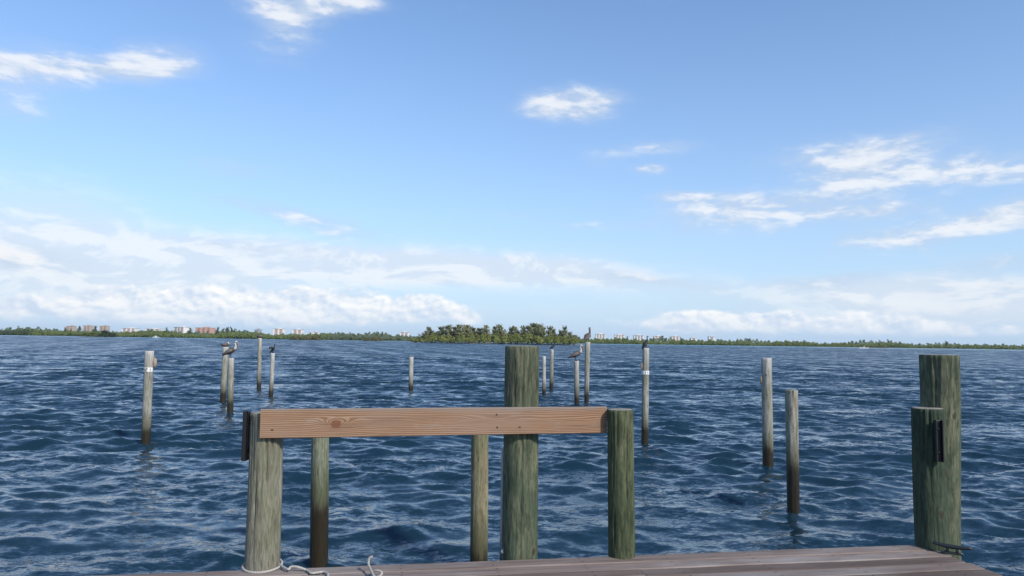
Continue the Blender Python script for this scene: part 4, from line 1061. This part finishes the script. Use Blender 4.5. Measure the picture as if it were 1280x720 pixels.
# ------------------------------------------------------------------ birds (each body one mesh)
BM_P = ['plume_greybrown', 'plume_silver', 'plume_dark', 'plume_cream', 'bill_grey']
def pelican(loc, rz, sc, lab, pose='stand', head='plume_cream', body='plume_greybrown', turn=0.0):
    bm = bmesh.new(); mats = [body, 'plume_silver', 'plume_dark', head, 'bill_grey']
    if pose == 'stand':
        loft(bm, [(-.30, 0, .085), (-.24, 0, .115), (-.16, 0, .165), (-.06, 0, .215), (.05, 0, .265), (.12, 0, .30), (.165, 0, .335)], [(.02, .008), (.045, .02), (.075, .055), (.10, .085), (.10, .088), (.08, .07), (.045, .045)], 16, 0)
        loft(bm, [(.12, 0, .30), (.165, 0, .335), (.185, 0, .375), (.175, 0, .425), (.160, 0, .47), (.158, 0, .51)], [.065, .047, .033, .026, .024, .025], 14, 3 if turn == 0 else 0)
        loft(bm, [(.158, 0, .50), (.160, 0, .525), (.178, 0, .548), (.208, 0, .55), (.235, 0, .535)], [.024, .031, .036, .03, .016], 14, 3)
        loft(bm, [(.222, 0, .545), (.245, 0, .50), (.262, 0, .43), (.272, 0, .36), (.278, 0, .325)], [(.016, .018), (.016, .028), (.014, .026), (.011, .015), (.005, .006)], 10, 4)
        for s in (-1, 1):
            loft(bm, [(-.29, s * .03, .085), (-.2, s * .065, .14), (-.08, s * .095, .205), (.04, s * .10, .255), (.10, s * .078, .275)], [(.008, .012), (.016, .035), (.02, .06), (.02, .062), (.01, .03)], 10, 1)
            loft(bm, [(-.02, s * .045, .17), (-.012, s * .045, .06), (-.005, s * .045, .0)], [.022, .011, .010], 8, 2)
            loft(bm, [(-.03, s * .045, .006), (.03, s * .05, .006), (.07, s * .055, .004)], [(.012, .006), (.03, .006), (.036, .004)], 8, 2)
        loft(bm, [(-.16, 0, .14), (-.05, 0, .165), (.06, 0, .215)], [(.05, .03), (.07, .05), (.06, .04)], 12, 2)
    else:
        loft(bm, [(-.20, 0, .075), (-.15, 0, .075), (-.06, 0, .085), (.04, 0, .09), (.11, 0, .085), (.15, 0, .075)], [(.02, .01), (.05, .03), (.10, .07), (.115, .085), (.09, .07), (.03, .03)], 16, 0)
        loft(bm, [(-.12, 0, .03), (0, 0, .02), (.10, 0, .035)], [(.06, .025), (.09, .03), (.05, .02)], 12, 2)
        loft(bm, [(.10, 0, .11), (.125, 0, .145), (.10, 0, .175), (.05, 0, .17)], [.035, .034, .036, .02], 12, 3)
        loft(bm, [(.06, 0, .172), (-.02, .02, .165), (-.1, .03, .135)], [(.014, .016), (.012, .018), (.005, .006)], 8, 4)
        for s in (-1, 1):
            loft(bm, [(-.21, s * .03, .085), (-.1, s * .085, .10), (.02, s * .105, .105), (.10, s * .07, .10)], [(.008, .012), (.016, .045), (.02, .06), (.008, .02)], 10, 1)
            loft(bm, [(-.01, s * .04, .04), (0, s * .04, 0)], [.012, .012], 8, 2)
    o = bm_obj('pelican', bm, mats, None, True, loc); o.rotation_euler.z = rz; o.scale = (sc, sc, sc)
    return tag(o, lab, 'bird')
def cormorant(loc, rz, sc, lab, pose='up', mat='plume_black', lean=0.0):
    bm = bmesh.new(); mats = [mat, 'plume_blackbrown', 'bill_orange']
    loft(bm, [(-.17, 0, -.03), (-.13, 0, .02), (-.085, 0, .075), (-.03, 0, .135), (.02, 0, .20), (.05, 0, .25), (.062, 0, .285)], [(.03, .006), (.028, .012), (.045, .035), (.06, .056), (.056, .052), (.038, .036), (.024, .024)], 14, 0)
    loft(bm, [(.055, 0, .27), (.066, 0, .30), (.058, 0, .335), (.05, 0, .365), (.062, 0, .395), (.085, 0, .40), (.105, 0, .397)], [.028, .021, .016, .015, .021, .019, .010], 12, 0)
    loft(bm, [(.10, 0, .397), (.135, 0, .396), (.155, 0, .388)], [.008, .006, .003], 8, 2)
    for s in (-1, 1):
        if pose == 'wings':
            loft(bm, [(.01, s * .04, .225), (-.03, s * .11, .262), (-.08, s * .17, .25), (-.13, s * .22, .20)], [(.05, .010), (.075, .010), (.07, .008), (.03, .004)], 10, 1, side=Vector((1, 0, -0.45)).normalized())
        else:
            loft(bm, [(-.15, s * .02, .0), (-.09, s * .05, .08), (-.02, s * .06, .155), (.03, s * .045, .215)], [(.006, .010), (.012, .035), (.014, .04), (.008, .02)], 10, 1)
        loft(bm, [(-.02, s * .03, .10), (0, s * .03, .04), (.0, s * .03, .0)], [.02, .009, .008], 8, 0)
        loft(bm, [(-.01, s * .03, .005), (.05, s * .04, .004)], [(.010, .005), (.025, .004)], 8, 0)
    o = bm_obj('cormorant', bm, mats, None, True, loc); o.rotation_euler = (0, lean, rz); o.scale = (sc, sc, sc)
    return tag(o, lab, 'bird')
def top(k): return P[k][2]
pelican(top('A') + Vector((.0, 0, -.005)), 0.05, 0.95, 'sleeping pelican tucked flat on top of its pile', 'sleep')
pelican(top('B') + Vector((-.03, 0, -.004)), -0.2, 1.03, 'standing pelican with white head and hanging bill, on the left')
pelican(top('C') + Vector((.0, 0, -.005)), 2.9, 0.95, 'brown bird hunkered flat on the tall thin pile', 'sleep', 'plume_greybrown')
pelican(top('H') + Vector((-.02, 0, -.004)), -0.25, 1.14, 'reddish brown pelican on the shorter pile right of the thick post', body='plume_redbrown' if False else 'plume_greybrown')
pelican(top('I') + Vector((.0, 0, -.004)), 1.05, 1.12, 'pelican on the tall pile, standing out against the sky', head='plume_silver', turn=1.0)
cormorant(top('D') + Vector((0, 0, -.004)), 0.15, 1.0, 'black cormorant holding its wings half open on a pale pile', 'wings')
cormorant(top('G') + Vector((0, 0, -.004)), -0.1, 1.0, 'black cormorant leaning right, on a pile beside the thick post', lean=0.28)
cormorant(top('J') + Vector((-.0, 0, -.004)), 0.55, 0.78, 'upright dark cormorant on the tagged pile before the towers', mat='plume_blackbrown')

# ------------------------------------------------------------------ the bank behind the photographer, where the dock starts
vs = [(-90, -2.4, 0.9), (90, -2.4, 0.9), (90, -90, 1.2), (-90, -90, 1.2), (-90, -2.4, -1.5), (90, -2.4, -1.5)]
tag(mesh_obj('bank', vs, [(0, 3, 2, 1), (0, 1, 5, 4)], 'lawn'), kind='structure')

# ------------------------------------------------------------------ thin sea haze
hm = bpy.data.materials.new('haze_air'); hm.use_nodes = True
g = NT(hm.node_tree); g.n.clear()
vol = g.new('ShaderNodeVolumePrincipled', {'Color': (0.80, 0.89, 1.0, 1.0), 'Density': 0.00005, 'Anisotropy': 0.1})
out = g.new('ShaderNodeOutputMaterial'); g.l.new(vol.outputs[0], out.inputs['Volume']); MATS['haze_air'] = hm
tag(box_obj('haze', (0, 2600, 33.5), (16000, 7400, 73), 'haze_air'), 'thin pale blue sea haze', 'haze', kind='stuff')
